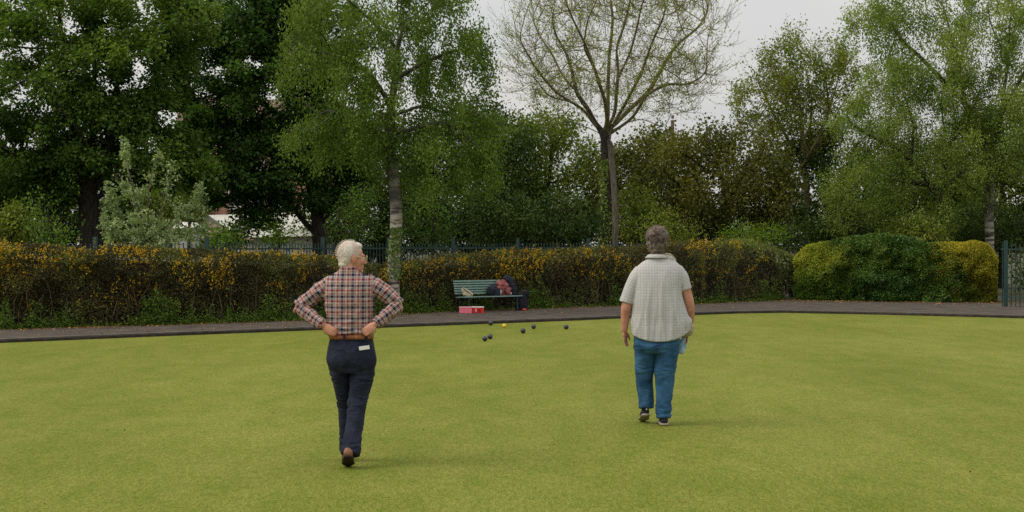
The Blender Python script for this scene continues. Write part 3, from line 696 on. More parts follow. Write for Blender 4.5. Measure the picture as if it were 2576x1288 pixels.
def path_fn(x0, x1, n=80, back=0.):
    xs = np.linspace(x0, x1, n); p = np.array([G(x, lerp_pts(BASE, x), PZ) for x in xs]); p[:, :2] += 0
    T_ = unit(np.gradient(p[:, :2], axis=0)); N_ = np.stack([T_[:, 1], -T_[:, 0]], 1)     # N_ points to the green
    return xs, p[:, :2] - N_ * back, N_
def hedge(name, label, x0, x1, topf, depth, lm, n, size, back=.15, core=True, frac=(.62, .3), round_=.35, tintf=None, lump=.13, endl=False, endr=True, keepf=None, lowthin=None, wid=.6, cat='hedge', ci=.3, rnd=True):
    xs, B, N_ = path_fn(x0, x1, 120, back)
    def at(s): return np.stack([np.interp(s, np.arange(len(xs)), B[:, k]) for k in (0, 1)], 1), unit(np.stack([np.interp(s, np.arange(len(xs)), N_[:, k]) for k in (0, 1)], 1)), np.interp(s, np.arange(len(xs)), xs)
    def top(sx, D): return CH - (np.array([topf(x) for x in sx]) - HY) / F * D
    root = empty(name, (*B[len(B) // 2], 0), label=label, cat=cat); off = np.array(root.location)
    S = rng.random(n) * (len(xs) - 1); b, nn, sx = at(S); zt = top(sx, b[:, 1] + depth * .6)
    kind = rng.random(n) * (1 if (endl or endr) else frac[0] + frac[1] - .001); t = rng.random(n)
    inn = np.abs(rng.normal(size=n)) * .09
    z = np.empty(n); q = np.empty(n)              # q distance behind the front face
    fr = kind < frac[0]; tp = (~fr) & (kind < frac[0] + frac[1]); ot = ~(fr | tp)
    z[fr] = PZ + t[fr] * (zt[fr] - PZ); q[fr] = inn[fr]
    z[tp] = zt[tp] - inn[tp]; q[tp] = t[tp] * depth
    z[ot] = PZ + .96 * t[ot] * zt[ot]; q[ot] = .25 + rng.random(ot.sum()) * (depth - .25)
    se = np.minimum(S if endl else np.full(n, 1e3), (len(xs) - 1 - S) if endr else np.full(n, 1e3)) * np.linalg.norm(np.diff(B, axis=0), axis=1).mean(); er = np.clip(1 - se / .55, 0, 1) ** 2 * rnd
    zt = zt - er * .28; z = np.where(ot, z, np.minimum(z, PZ + (z - PZ) * (1 - er * .18))); q = q + er * .38 * (q < .35)
    if ot.any():                                   # ends
        e = rng.random(ot.sum()) < (.5 if endl and endr else (1 if endl else 0)); ml_ = np.linalg.norm(np.diff(B, axis=0), axis=1).mean(); r_ = (.12 + np.abs(rng.normal(size=ot.sum())) * .12 + .5 * t[ot] ** 4) / ml_; Se = np.where(e, r_, len(xs) - 1 - r_)
        b2, n2, sx2 = at(Se); b[ot], nn[ot], sx[ot] = b2, n2, sx2; z[ot] = PZ + .96 * t[ot] * (top(sx2, b2[:, 1] + depth * .6) - PZ)
    # rounded shoulders
    h = np.clip((z - (zt - round_)) / round_, 0, 1.2); q = q + (round_ * .8) * h ** 2.2 * (q < .3)
    pos = np.stack([b[:, 0], b[:, 1], z], 1)
    lump_ = lump * (nz(pos, 1.6, 3.) + .5 * nz(pos, 4., 6.)) * 2
    pos[:, :2] -= nn * (q + lump_)[:, None]; pos[:, 2] += lump_ * .35 * (z > zt * .5)
    if lowthin is not None:
        kp = rng.random(n) < np.interp(z / np.maximum(zt, .3), [0, .15, .4, .7], [lowthin, lowthin, .85, 1]); pos, nn, z, zt, sx = pos[kp], nn[kp], z[kp], zt[kp], sx[kp]
    if keepf is not None:
        kp = keepf(pos, sx); pos, nn, z, zt, sx = pos[kp], nn[kp], z[kp], zt[kp], sx[kp]
    m = len(pos); out = np.stack([nn[:, 0], nn[:, 1], np.full(m, .7)], 1)
    tint = .42 + .5 * nz(pos, 1.3, 9.) + rng.normal(size=m) * .25
    if tintf: tint = tintf(pos, sx, z / zt, tint)
    leaves('foliage', pos - off, rdir(m) * .9 + out * .5, out + rdir(m) * .8, size * rng.uniform(.6, 1.3, m), lm, root, wid, tint)
    if core:  # solid dark filler added inside the leaves to stop light leaking through
        k = np.arange(0, len(xs), 2); zc_ = top(xs[k], B[k, 1] + depth * .6) - .1 - ci * .4; nb = len(k); V = []
        jit = np.array([noise.noise(Vector((x * .013, 1.7, 0))) for x in xs[k]]) * .12
        for (dq, zz) in ((ci, np.full(nb, PZ - .05)), (ci, zc_ * .55), (ci + .05, zc_ - .25), (ci + .2, zc_), (depth - .3, zc_), (depth - .12, zc_ * .5), (depth - .12, np.full(nb, PZ - .05))):
            V.append(np.stack([B[k, 0] - N_[k, 0] * (dq + jit), B[k, 1] - N_[k, 1] * (dq + jit), zz], 1))
        V = np.array(V); r = len(V); Vf = V.transpose(1, 0, 2).reshape(-1, 3) - off
        Fc = [(i * r + j, i * r + j + 1, (i + 1) * r + j + 1, (i + 1) * r + j) for i in range(nb - 1) for j in range(r - 1)]
        Fc += [tuple(range(r))[::-1], tuple((nb - 1) * r + j for j in range(r))]
        link('shade_core', pydata('shade_core', Vf, Fc), M_CORE, root)
    return root, off, at, top, len(xs)

TOP1 = [(-200, 606), (0, 616), (200, 622), (400, 628), (600, 634), (800, 641), (955, 650), (968, 668), (1010, 672), (1030, 662), (1140, 652), (1230, 640), (1300, 632), (1500, 625), (1640, 622), (1750, 612), (1850, 606), (1935, 606), (1968, 612), (1984, 622)]
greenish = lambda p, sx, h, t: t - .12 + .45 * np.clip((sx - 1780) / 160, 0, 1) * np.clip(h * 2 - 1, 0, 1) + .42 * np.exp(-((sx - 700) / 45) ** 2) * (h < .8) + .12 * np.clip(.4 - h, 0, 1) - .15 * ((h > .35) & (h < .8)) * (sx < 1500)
h1, off1, at1, top1, n1 = hedge('flowering_hedge', 'long dark twiggy hedge with orange yellow blossom along its top', -230, 1984, lambda x: lerp_pts(TOP1, x), 1.25, L_HEDGE, 165000, .050, tintf=greenish, lowthin=.55, wid=.5)
# blossom sprigs
def blossom(n_sprig):
    S = rng.random(n_sprig * 9) * (n1 - 1); b, nn, sx = at1(S); zt = top1(sx, b[:, 1] + .7)
    dens = np.interp(sx, [-230, 0, 200, 330, 480, 700, 900, 1020, 1100, 1200, 1290, 1330, 1420, 1500, 1620, 1700, 1780, 1880, 1940, 1980], [1, 1, 1, .9, .55, .6, .45, .2, .25, .35, .8, .8, .3, .45, .6, .9, 1, .75, .1, 0])
    u = rng.random(len(S)); hh = 1 - u ** 1.25 * .5; k2 = rng.random(len(S)) < .16; hh = np.where(k2, 1 - u * .75, hh)
    pos = np.stack([b[:, 0], b[:, 1], zt * hh], 1)
    pat = nz(pos, 1.5, 4.) + .35 * nz(pos, 5., 2.)
    keep = (rng.random(len(S)) < dens * np.clip(.34 + pat * 1.5, .06, .8)) & (pat > np.where(k2, .05, -.3)); keep &= np.cumsum(keep) <= n_sprig
    pos, nn, k2 = pos[keep], nn[keep], k2[keep]; topm = rng.random(len(pos)) < .35
    pos[:, :2] -= nn * np.where(topm & ~k2, rng.random(len(pos)) * 1.0, -.02)[:, None]
    pos[:, 2] += np.where(topm, .05, 0)
    pos[:, 2] -= .03; m = len(pos); L_ = rng.uniform(.04, .2, m); d = unit(np.stack([nn[:, 0] * .4, nn[:, 1] * .4, np.ones(m)], 1) + rdir(m) * .55); k = 6
    t = rng.random((m, k)); p = (pos[:, None] + d[:, None] * (t * L_[:, None])[..., None] + rng.normal(size=(m, k, 3)) * .012).reshape(-1, 3)
    tn = np.repeat(rng.random(m), k) * .6 + rng.random(m * k) * .4
    leaves('blossom', p - off1, rdir(m * k), rdir(m * k), .028 * rng.uniform(.6, 1.3, m * k), L_FLOWER, h1, .9, tn)
blossom(2500)
# bare stems in the lower hedge
st = MB()
for i in range(260):
    s = random.random() * (n1 - 1); b, nn, sx = at1(np.array([s])); b = b[0] - nn[0] * random.uniform(-.02, .25); zt = 1.2 * random.uniform(.3, .8)
    a = np.array([b[0], b[1], .03]); dv = np.array([random.uniform(-.25, .25), random.uniform(-.15, .15), zt]); q = [a, a + dv * .5 + rng.normal(size=3) * .09, a + dv]
    st.shell(tube(q, [.009, .007, .004], seg=4, sub=2, cap=False))
sto = st.build('stem', mat('hedge_stem', (.06, .045, .028), (.14, .11, .07), 10, .9), h1); sto.location = -off1; sto['kind'] = 'stuff'

# clipped hedge at right: three grown together shrubs
HB = -.05
TOPA = [(1970, 645), (1985, 628), (2010, 620), (2060, 611), (2120, 602), (2200, 595), (2260, 593)]
fade = lambda a, b: (lambda pos, sx: rng.random(len(sx)) < np.clip((sx - a) / (b - a) + .8 * nz(pos, 2.0, 33.), 0, 1))
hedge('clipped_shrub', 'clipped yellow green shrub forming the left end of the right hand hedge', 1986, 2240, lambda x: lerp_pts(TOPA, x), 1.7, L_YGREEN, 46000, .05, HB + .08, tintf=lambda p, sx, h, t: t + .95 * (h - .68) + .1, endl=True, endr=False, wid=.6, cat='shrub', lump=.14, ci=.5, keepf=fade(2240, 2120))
TOPB = [(2060, 611), (2100, 604), (2160, 596), (2230, 592), (2300, 600), (2350, 612), (2380, 618)]
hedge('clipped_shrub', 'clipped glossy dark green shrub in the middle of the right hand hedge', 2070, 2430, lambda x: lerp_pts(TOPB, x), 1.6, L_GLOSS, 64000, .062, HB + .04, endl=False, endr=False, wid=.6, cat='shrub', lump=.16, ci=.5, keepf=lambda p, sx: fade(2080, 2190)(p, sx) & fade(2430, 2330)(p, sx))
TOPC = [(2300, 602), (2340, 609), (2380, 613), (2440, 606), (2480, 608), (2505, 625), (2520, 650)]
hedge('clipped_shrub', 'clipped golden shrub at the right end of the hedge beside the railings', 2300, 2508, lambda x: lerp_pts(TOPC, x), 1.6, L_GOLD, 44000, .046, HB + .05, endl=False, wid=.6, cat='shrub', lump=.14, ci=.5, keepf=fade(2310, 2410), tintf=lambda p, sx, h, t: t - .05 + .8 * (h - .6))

# low weeds and brambles along the foot of the long hedge
def weeds(name, label, x0, x1, n, hmax, lm, size, qd=(-.25, .1), thr=.0):
    xs, B, N_ = path_fn(x0, x1, 100, .0); S = rng.random(n * 3) * 99; idx = np.arange(100)
    b = np.stack([np.interp(S, idx, B[:, k]) for k in (0, 1)], 1); nn = np.stack([np.interp(S, idx, N_[:, k]) for k in (0, 1)], 1)
    base_ = np.stack([b[:, 0], b[:, 1], np.zeros(len(S))], 1); g = nz(base_, .8, 17.) + .7 * nz(base_, 3.5, 3.); hh = np.clip(.45 + .9 * nz(base_, 5., 8.) + g * .5, .1, 1)
    pos = np.stack([b[:, 0], b[:, 1], PZ + rng.random(len(S)) ** 1.7 * hmax * hh], 1); keep = np.where(rng.random(len(S)) < np.clip(.22 + (g - thr) * .9, .03, .9))[0][:n]
    pos, nn = pos[keep], nn[keep]; pos[:, :2] += nn * (rng.uniform(-.15, .22, len(keep)) * (1 - .5 * pos[:, 2] / hmax))[:, None]
    m = len(pos); o = leaves(name, pos, rdir(m) + np.array([0, 0, .3]), rdir(m, .6), size * rng.uniform(.5, 1.3, m), lm, None, .75)
    tag(o, kind='stuff')
weeds('undergrowth', '', -200, 1960, 20000, .8, L_WEED, .05, thr=.1)
weeds('grass_tufts', '', -200, 1960, 20000, .28, L_WEED, .05, thr=-.15)
# leaf litter on the path along the hedge
n = 9000; xs, B, N_ = path_fn(-150, 2560, 200, 0.); S = rng.random(n) * 199
b = np.stack([np.interp(S, np.arange(200), B[:, k]) for k in (0, 1)], 1); nn = np.stack([np.interp(S, np.arange(200), N_[:, k]) for k in (0, 1)], 1)
q = np.abs(rng.normal(size=n)) * .22 - .08; far_ = rng.random(n) < .12; q = np.where(far_, rng.random(n) * 2.5, q)
pos = np.stack([b[:, 0] + nn[:, 0] * q, b[:, 1] + nn[:, 1] * q, np.full(n, PZ + .006)], 1)
L_LITTER = leafmat('litter', [(.06, .035, .018), (.16, .08, .03), (.34, .18, .05)], .05)
tag(leaves('fallen_leaves', pos, rdir(n) * np.array([1, 1, .15]), rdir(n, 2.), .035 * rng.uniform(.5, 1.3, n), L_LITTER, None, .7), kind='stuff')

n = 420; q = np.stack([rng.uniform(-14, 14, n), rng.uniform(9, 34, n), np.full(n, .004)], 1); q = q[np.abs(q[:, 0]) < q[:, 1] * .36 + 1]
q = q[q[:, 1] < np.interp(q[:, 0], [e_[0] for e_ in edge], [e_[1] for e_ in edge]) - .3]; n = len(q)
tag(leaves('scattered_bits', q, rdir(n) * np.array([1, 1, .25]), rdir(n, 1.), .022 * rng.uniform(.4, 1.3, n), L_LITTER, None, .7), kind='stuff')

# ------------------------------------------------------------------ railings
M_RAIL = mat('dark_green_paint', (.012, .035, .030), (.022, .055, .048), 3, .55, spec=.4)
M_POST = mat('green_post_paint', (.014, .040, .036), (.024, .058, .050), 3, .55, spec=.4)
def fence(label, pts, h, spacing, posts, rails, hp=.16):
    pts = [np.array([p[0], p[1]]) for p in pts]; seg = np.linalg.norm(np.diff(np.array(pts), axis=0), axis=1); cum = np.concatenate([[0], np.cumsum(seg)])
    at_ = lambda s: np.array([np.interp(s, cum, [p[k] for p in pts]) for k in (0, 1)])
    root = empty('railings', (*pts[0], 0), label=label, cat='fence'); o = np.array(root.location)
    pk = MB().box((0, 0, h / 2 + .05), (.022, .022, h - .05)).build('picket', M_RAIL, root); me = pk.data
    n = int(cum[-1] / spacing); first = True
    for i in range(n):
        a = at_(i * spacing + .03)
        ob = pk if first else pk.copy()
        if not first: C.objects.link(ob); ob.parent = root
        first = False; ob.location = (a[0] - o[0], a[1] - o[1], random.uniform(-.008, .008))
    pm = None
    for s in posts:
        a = at_(s * cum[-1])
        if pm is None: ob = pm = MB().box((0, 0, (h + hp) / 2), (.085, .085, h + hp)).build('post', M_POST, root)
        else: ob = pm.copy(); C.objects.link(ob); ob.parent = root
        ob.location = (a[0] - o[0], a[1] - o[1], 0)
    for z in rails:
        k = MB()
        for a, b in zip(pts[:-1], pts[1:]):
            d = b - a; L_ = np.linalg.norm(d); ang = math.atan2(d[1], d[0]); k.box((*(a + b) / 2 - o[:2], z), (L_ + .01, .04, .035), rotz(ang))
        k.build('rail', M_RAIL, root)
xs, B, N_ = path_fn(-60, 1990, 12, 1.85)
PX = [239, 520, 809, 975, 1140, 1302, 1479, 1640, 1800, 1960]
pts = [B[i] for i in range(12)]
cumx = np.concatenate([[0], np.cumsum(np.linalg.norm(np.diff(B, axis=0), axis=1))]); px = B[:, 0] / B[:, 1] * F + W / 2
posts = [float(np.interp(x, px, cumx) / cumx[-1]) for x in PX]
fence('dark green steel railings running behind the flowering hedge', pts, 1.63, .095, posts, (1.53, .25))
fence('dark green railings at the right edge past the golden shrub', [P(2519, 700, 40.0)[:2], P(2700, 700, 39.0)[:2], P(3000, 700, 37.4)[:2]], 1.62, .11, (.025, .5, 1), (1.5, .3), .1)

# ------------------------------------------------------------------ bench
M_BENCH = mat('grey_green_bench_paint', (.14, .24, .21), (.21, .32, .28), 6, .6, .15, spec=.35)
M_IRON = mat('bench_iron', (.015, .035, .032), (.03, .06, .05), 8, .6)
YB = math.radians(36)
bn = empty('park_bench', (P(1142.3, 700, 37.0)[0], 37.0, PZ), YB, label='green slatted park bench with bags on it in front of the hedge', cat='bench')
LB = 1.66
RB = rotx(math.radians(-13))
def slat(name, c, d, R=None):
    return MB().box((0, 0, 0), d).build(name, M_BENCH, bn, bevel=.004), c
for k in range(6):     # backrest
    z = .705 - k * .057; o, c = slat('back_slat', None, (LB, .022, .038)); o.location = (LB / 2, .02 + (z - .4) * .22 - .05, z); o.rotation_euler = (math.radians(-12), 0, 0)
for k in range(5):     # seat
    o, c = slat('seat_slat', None, (LB, .062, .024)); o.location = (LB / 2, -.09 - k * .078, .335 + k * .003)
for x in (.14, LB - .14):
    k = MB(); k.shell(tube([(x, -.43, 0), (x, -.41, .17), (x, -.40, .318)], [.02, .018, .018], 8, 3)); k.build('leg', M_IRON, bn, True)
    k = MB(); k.shell(tube([(x, .06, 0), (x, -.01, .18), (x, -.025, .33), (x, .035, .55), (x, .06, .735)], [.02, .018, .018, .016, .014], 8, 3)); k.build('leg', M_IRON, bn, True)
    MB().box((x, -.22, .306), (.035, .42, .026)).build('seat_bearer', M_IRON, bn)
def on_bench(x, y, z):
    c, s = math.cos(YB), math.sin(YB); o = bn.location; return np.array([o[0] + x * c - y * s, o[1] + x * s + y * c, o[2] + z])
# ------------------------------------------------------------------ bowls on the green
def bowlmat(name, c, c2):
    return mat(name, c, c2, 30, .32, spec=.5)
M_BOWL = bowlmat('dark_bowl', (.016, .018, .026), (.03, .032, .042)); M_BOWL2 = bowlmat('bowl_ring', (.06, .065, .08), (.10, .10, .12)); M_JACK = mat('yellow_jack', (.62, .40, .02), (.75, .50, .04), 20, .35, spec=.5)
BOWLS = [(1499.7, 994.8, 7.4, 'dark bowl lying right at the ditch, nearest the path', 0.3), (1599, 1019.3, 8.4, 'dark bowl lying right of the yellow jack and closer to the camera', 1.2),
         (1631, 1005.8, 7.6, 'dark bowl between the yellow jack and the lone bowl at the right', 2.0), (1730.7, 1006.9, 7.8, 'lone dark bowl farthest right of the yellow jack', 2.9),
         (1482, 1043.5, 8.5, 'left one of two dark bowls touching each other', 4.0), (1497.9, 1037.0, 8.5, 'right one of two dark bowls touching each other', 5.2)]
proto = None
def bowlmesh():
    V, Fs = ball((0, 0, 0), (1.0, .93, 1.0), None, 28, 20); return V, Fs
for sx, sy, sr, lb, rz in BOWLS:
    y = sy * .823; D = F * CH / (y - HY); r = sr * .823 / F * D; X = (sx * .823 - W / 2) / F * D
    e = empty('bowl', (X, D, r), rz, label=lb, cat='bowl', group='dark bowls around the yellow jack')
    V, Fs = bowlmesh(); b = link('ball', pydata('ball', V * r, Fs), M_BOWL, e, True)
    for s in (-1, 1):
        k = MB(); a = np.linspace(0, 2 * math.pi, 25)[:-1]; V = []
        for rr, dd in ((.40, .865), (.46, .842)): V += [(math.cos(t) * rr * r, s * dd * r * .995 + s * .004, math.sin(t) * rr * r) for t in a]
        Fq = [(i, (i + 1) % 24, 24 + (i + 1) % 24, 24 + i) for i in range(24)]
        k.add(V, Fq); k.build('ring', M_BOWL2, e)
sx, sy = 1541, 1002.4; y = sy * .823; D = F * CH / (y - HY); r = 6.5 * .823 / F * D
e = empty('jack', ((sx * .823 - W / 2) / F * D, D, r), label='small yellow jack ball among the dark bowls', cat='jack')
V, Fs = bowlmesh(); link('ball', pydata('ball', V * r, Fs), M_JACK, e, True)

# ------------------------------------------------------------------ things on and by the bench
def remesh(name, shells, voxel, m, parent=None, smooth=4, fn=None, amp=None):
    mb = MB()
    for s in shells: mb.shell(s)
    me = pydata(name, mb.V, mb.F); o = link(name, me, m, parent)
    r = o.modifiers.new('r', 'REMESH'); r.mode = 'VOXEL'; r.voxel_size = voxel
    s = o.modifiers.new('s', 'SMOOTH'); s.iterations = smooth; s.factor = .5
    bpy.context.view_layer.update()
    dg = bpy.context.evaluated_depsgraph_get(); ev = bpy.data.meshes.new_from_object(o.evaluated_get(dg))
    o.modifiers.clear(); o.data = ev; ev.name = name; bpy.data.meshes.remove(me)
    if fn is not None:
        n = len(ev.vertices); co_ = np.empty(n * 3); ev.vertices.foreach_get('co', co_); co_ = co_.reshape(-1, 3)
        nn = np.empty(n * 3); ev.vertices.foreach_get('normal', nn); nn = nn.reshape(-1, 3)
        ev.vertices.foreach_set('co', fn(co_, nn).astype(np.float32).ravel()); ev.update()
    ev.polygons.foreach_set('use_smooth', np.ones(len(ev.polygons), bool))
    return o
def nzs(p, sc, seed=0.):
    sc = np.array(sc, float) * np.ones(3)
    return np.array([noise.noise(Vector((q[0] * sc[0] + seed, q[1] * sc[1] + seed * .7, q[2] * sc[2] - seed))) for q in p])
def rumple(a1, s1, a2=0, s2=20., seed=0.):
    def f(p, n):
        d = a1 * (1 - 2 * np.abs(nzs(p, s1, seed)))
        if a2: d = d + a2 * nzs(p, s2, seed + 3)
        return p + n * d[:, None]
    return f
M_CANVAS = mat('beige_canvas', (.42, .36, .24), (.52, .46, .33), 12, .9, .3); M_NAVY = mat('navy_fabric', (.010, .012, .022), (.022, .025, .042), 10, .85, .3)
M_MAROON = mat('red_brown_fabric', (.19, .050, .052), (.33, .115, .105), 13, .9, .4); M_BLACK = mat('black_fabric', (.006, .006, .009), (.016, .016, .022), 10, .9, .3)
M_WHITE = mat('white_plastic', (.70, .68, .66), (.78, .76, .74), 5, .5)
def item(name, label, cat, pos, rz=YB): return empty(name, tuple(pos), rz, label=label, cat=cat)
SZ = .35
e = item('canvas_bag', 'beige canvas bag slumped on the left end of the bench seat', 'bag', on_bench(.2, -.2, SZ))
remesh('bag_body', [tube([(.15, .02, .03), (.02, .03, .09), (-.07, .05, .17)], [(.06, .07), (.075, .06), (.055, .03)], 12), ball((.04, .0, .05), (.12, .07, .05))], .012, M_CANVAS, e, 2, rumple(.014, 9))
remesh('strap', [tube([(-.10, -.02, .20), (-.03, -.05, .15), (.08, -.06, .07), (.14, -.07, .02)], [.012] * 4, 8)], .006, mat('bag_strap', (.16, .11, .06), (.24, .17, .1), 9), e, 1)
e = item('navy_bag', 'dark navy rucksack on the bench seat left of the maroon jacket', 'bag', on_bench(1.0, -.13, SZ))
remesh('bag_body', [ball((0, 0, .12), (.14, .12, .13)), ball((.08, -.03, .07), (.14, .12, .09))], .014, M_NAVY, e, 3, rumple(.02, 7))
remesh('strap', [tube([(-.1, -.1, .02), (-.06, -.13, .12), (0, -.1, .22)], [.012] * 3, 8)], .007, M_BLACK, e, 1)
e = item('jacket', 'crumpled maroon jacket piled on the right part of the bench seat', 'jacket', on_bench(1.27, -.16, SZ))
remesh('jacket_body', [ball((0, 0, .15), (.15, .11, .16)), ball((.11, 0, .09), (.11, .11, .10)), ball((-.05, .02, .26), (.10, .08, .07)), ball((.03, .05, .30), (.08, .06, .04))], .013, M_MAROON, e, 2, rumple(.045, 7, .02, 19))
remesh('sleeve', [tube([(-.06, -.09, .28), (-.02, -.12, .18), (.08, -.13, .07), (.12, -.12, .04)], [.04, .045, .04, .035], 10)], .01, M_MAROON, e, 1, rumple(.016, 12))
MB().box((.145, -.13, .055), (.06, .02, .05), rotz(.3)).build('white_lining', M_WHITE, e, bevel=.005)
MB().box((-.12, -.1, .08), (.03, .02, .12), rotx(.2)).build('white_lining', M_WHITE, e, bevel=.005)
e = item('navy_coat', 'navy coat hung over the right end of the bench back', 'coat', on_bench(1.53, .03, SZ))
remesh('coat_body', [tube([(-.03, .0, .40), (.04, -.03, .34), (.10, -.05, .2), (.12, -.08, .04)], [(.08, .05), (.11, .07), (.11, .08), (.09, .08)], 14)], .013, M_NAVY, e, 2, rumple(.03, 7))
e = item('black_holdall', 'black bag and coat heaped against the right end of the bench', 'bag', on_bench(1.70, -.32, 0), YB)
remesh('bag_body', [tube([(0, 0, .05), (.0, 0, .22), (.03, 0, .36)], [(.15, .12), (.13, .11), (.11, .09)], 16), ball((.10, .0, .40), (.12, .09, .08)), tube([(.10, 0, .3), (.11, 0, .1), (.12, 0, .02)], [.07, .07, .08], 10)], .014, M_BLACK, e, 3, rumple(.022, 8))
e = item('red_pouch', 'small red thing on the ground under the right end of the bench', 'pouch', on_bench(1.66, -.50, 0), YB)
remesh('pouch_body', [ball((0, 0, .022), (.055, .04, .022))], .006, mat('red_cloth', (.62, .05, .03), (.7, .08, .05), 8), e, 2, rumple(.006, 16))

def boxthing(name, label, sx0, sx1, ybot, h, dep, m, mlid, stripe=None):
    y = ybot * .823; D = F * (CH - PZ) / (y - HY); X0, X1 = [(s * .823 - W / 2) / F * D for s in (sx0, sx1)]; wd = X1 - X0
    e = empty(name, ((X0 + X1) / 2, D + dep / 2, PZ), math.radians(4), label=label, cat='box')
    k = MB().box((0, 0, h * .42), (wd, dep, h * .84)); k.build('box_body', m, e, bevel=.006)
    MB().box((0, 0, h * .84 + h * .075), (wd + .012, dep + .012, h * .15)).build('lid', mlid, e, bevel=.004)
    if stripe:
        for (sx, sw) in stripe: MB().box((wd * sx, -dep / 2 - .002, h * .42), (wd * sw, .004, h * .55)).build('label_strip', M_WHITE if sw < .2 else mat('dark_red', (.35, .01, .01)), e)
boxthing('storage_box', 'pink box with a paler lid on the path in front of the bench', 1403.5, 1441.5, 958, .148, .2, mat('pink_card', (.72, .12, .18), (.80, .24, .30), 30, .6), mat('pink_lid', (.74, .3, .33), (.78, .4, .42), 10, .6))
boxthing('storage_box', 'red box with a white rim standing right of the pink box', 1442.5, 1478, 957, .145, .2, mat('red_card', (.58, .018, .012), (.66, .05, .04), 30, .6), mat('white_rim', (.72, .6, .58), (.75, .66, .64), 10, .6), [(-.17, .06), (.1, .3)])

# ------------------------------------------------------------------ people
def skinmat(name, a, b): return mat(name, a, b, 14, .55, .12, 60, spec=.35)
SKIN = skinmat('skin', (.44, .185, .115), (.54, .27, .18)); SKIN2 = skinmat('reddened_skin', (.38, .15, .105), (.50, .25, .17))
def head_shells(c, yaw, s=1., pitch=0., hair=False, style=0):
    R = rotz(yaw) @ rotx(pitch) * s
    if not hair:
        L_ = [ball((0, -.012, .03), (.074, .094, .100)), ball((0, .03, -.02), (.062, .063, .088)), ball((0, .035, -.072), (.052, .052, .036)), ball((0, .078, -.096), (.024, .02, .017)),
              tube([(0, .088, .012), (0, .103, -.010), (0, .117, -.030)], [.010, .011, .013], 10), ball((.011, .103, -.034), (.009, .010, .008)), ball((-.011, .103, -.034), (.009, .010, .008)),
              ball((0, .080, .024), (.052, .017, .012)), ball((0, .091, -.058), (.024, .011, .006)), ball((0, .089, -.070), (.021, .011, .007)), ball((.040, .068, -.022), (.022, .022, .02)), ball((-.040, .068, -.022), (.022, .022, .02))]
        for sd_ in (-1, 1):
            L_ += [ball((sd_ * .077, -.006, -.006), (.011, .020, .034), rotx(.2)), ball((sd_ * .075, .0, -.034), (.009, .012, .012))]
    elif style == 0:
        L_ = [ball((0, -.019, .036), (.0785, .095, .096)), ball((0, -.048, -.012), (.069, .054, .060)), ball((0, -.058, -.05), (.055, .040, .032)), ball((0, .030, .092), (.054, .046, .030))]
    else:
        L_ = [ball((0, -.022, .042), (.104, .114, .106)), ball((0, -.05, -.02), (.098, .070, .078)), ball((0, -.060, -.075), (.072, .042, .040)), ball((0, .045, .095), (.06, .045, .034))]
    return [xf(q, R, c) for q in L_]
def finger(base, dirv, L_, r, curl, axis, n=4):
    p = [np.array(base, float)]; d = unit(dirv); ax = Vector(axis)
    for i in range(n - 1):
        p.append(p[-1] + d * L_ / (n - 1)); d = np.array(Matrix.Rotation(curl / (n - 1), 3, ax) @ Vector(d))
    return tube(p, [r, r * .95, r * .88, r * .75][:n], 8, 2)
def hand(wrist, along, across, palmn, spread=.08, curl=1.0, s=1., thumb=1):
    """wrist point, direction of the fingers, direction little finger -> index, palm normal; returns shells"""
    a, x, n = unit(along), unit(across), unit(palmn); w_ = np.array(wrist, float); S = []
    R = np.stack([x, a, np.cross(x, a)], 1)
    S.append(ball(w_ + a * .045 * s, (.040 * s, .050 * s, .016 * s), R)); S.append(ball(w_ + a * .078 * s, (.042 * s, .022 * s, .013 * s), R))
    cx = np.cross(a, n); ax = cx if np.dot(np.cross(cx, a), n) > 0 else -cx
    for i, (o, l) in enumerate([(-.031, .058), (-.011, .070), (.010, .075), (.031, .067)]):
        S.append(finger(w_ + a * .080 * s + x * o * s, a + x * (o * 3 * spread), l * s, .0088 * s, curl, ax))
    S.append(tube([w_ + a * .018 * s + x * .025 * s, w_ + a * .045 * s + x * .050 * s + n * .010, w_ + a * .075 * s + x * (.062 * thumb) * s + n * .018, w_ + a * .098 * s + x * (.058 * thumb) * s + n * .024], [.014 * s, .012 * s, .0105 * s, .008 * s], 8, 2))
    return S
def weave_attr(o, bones, torso_c=(0, 0)):
    """cloth coordinates: around / along the torso, or around / along the sleeve"""
    me = o.data; n = len(me.vertices); p = np.empty(n * 3); me.vertices.foreach_get('co', p); p = p.reshape(-1, 3)
    u = np.arctan2(p[:, 0] - torso_c[0], -(p[:, 1] - torso_c[1])) * .165 + 1; u = np.where(np.abs(p[:, 0]) < .19, 1 + p[:, 0] * 1.05, u); v = p[:, 2].copy()
    for chain, xlim in bones:
        q = np.array(chain, float); acc = 0; best = np.full(n, 9.); bu = np.zeros(n); bv = np.zeros(n)
        for a, b in zip(q[:-1], q[1:]):
            d = b - a; L_ = np.linalg.norm(d); d = d / L_; t = np.clip((p - a) @ d, 0, L_); c = a + t[:, None] * d; r = p - c; ds = np.linalg.norm(r, axis=1)
            s_ = unit(np.cross(d, (0, 1, 0))); o_ = np.cross(s_, d); ang = np.arctan2(r @ o_, r @ s_)
            m = ds < best; best[m] = ds[m]; bu[m] = (ang * .055)[m] + 2; bv[m] = (t + acc)[m]; acc += L_
        sel = (best < .085) & ((p[:, 0] < xlim) if xlim < 0 else (p[:, 0] > xlim)); u[sel] = bu[sel]; v[sel] = bv[sel]
    at = me.attributes.new('weave', 'FLOAT_VECTOR', 'POINT'); at.data.foreach_set('vector', np.stack([u, v, np.zeros(n)], 1).astype(np.float32).ravel())
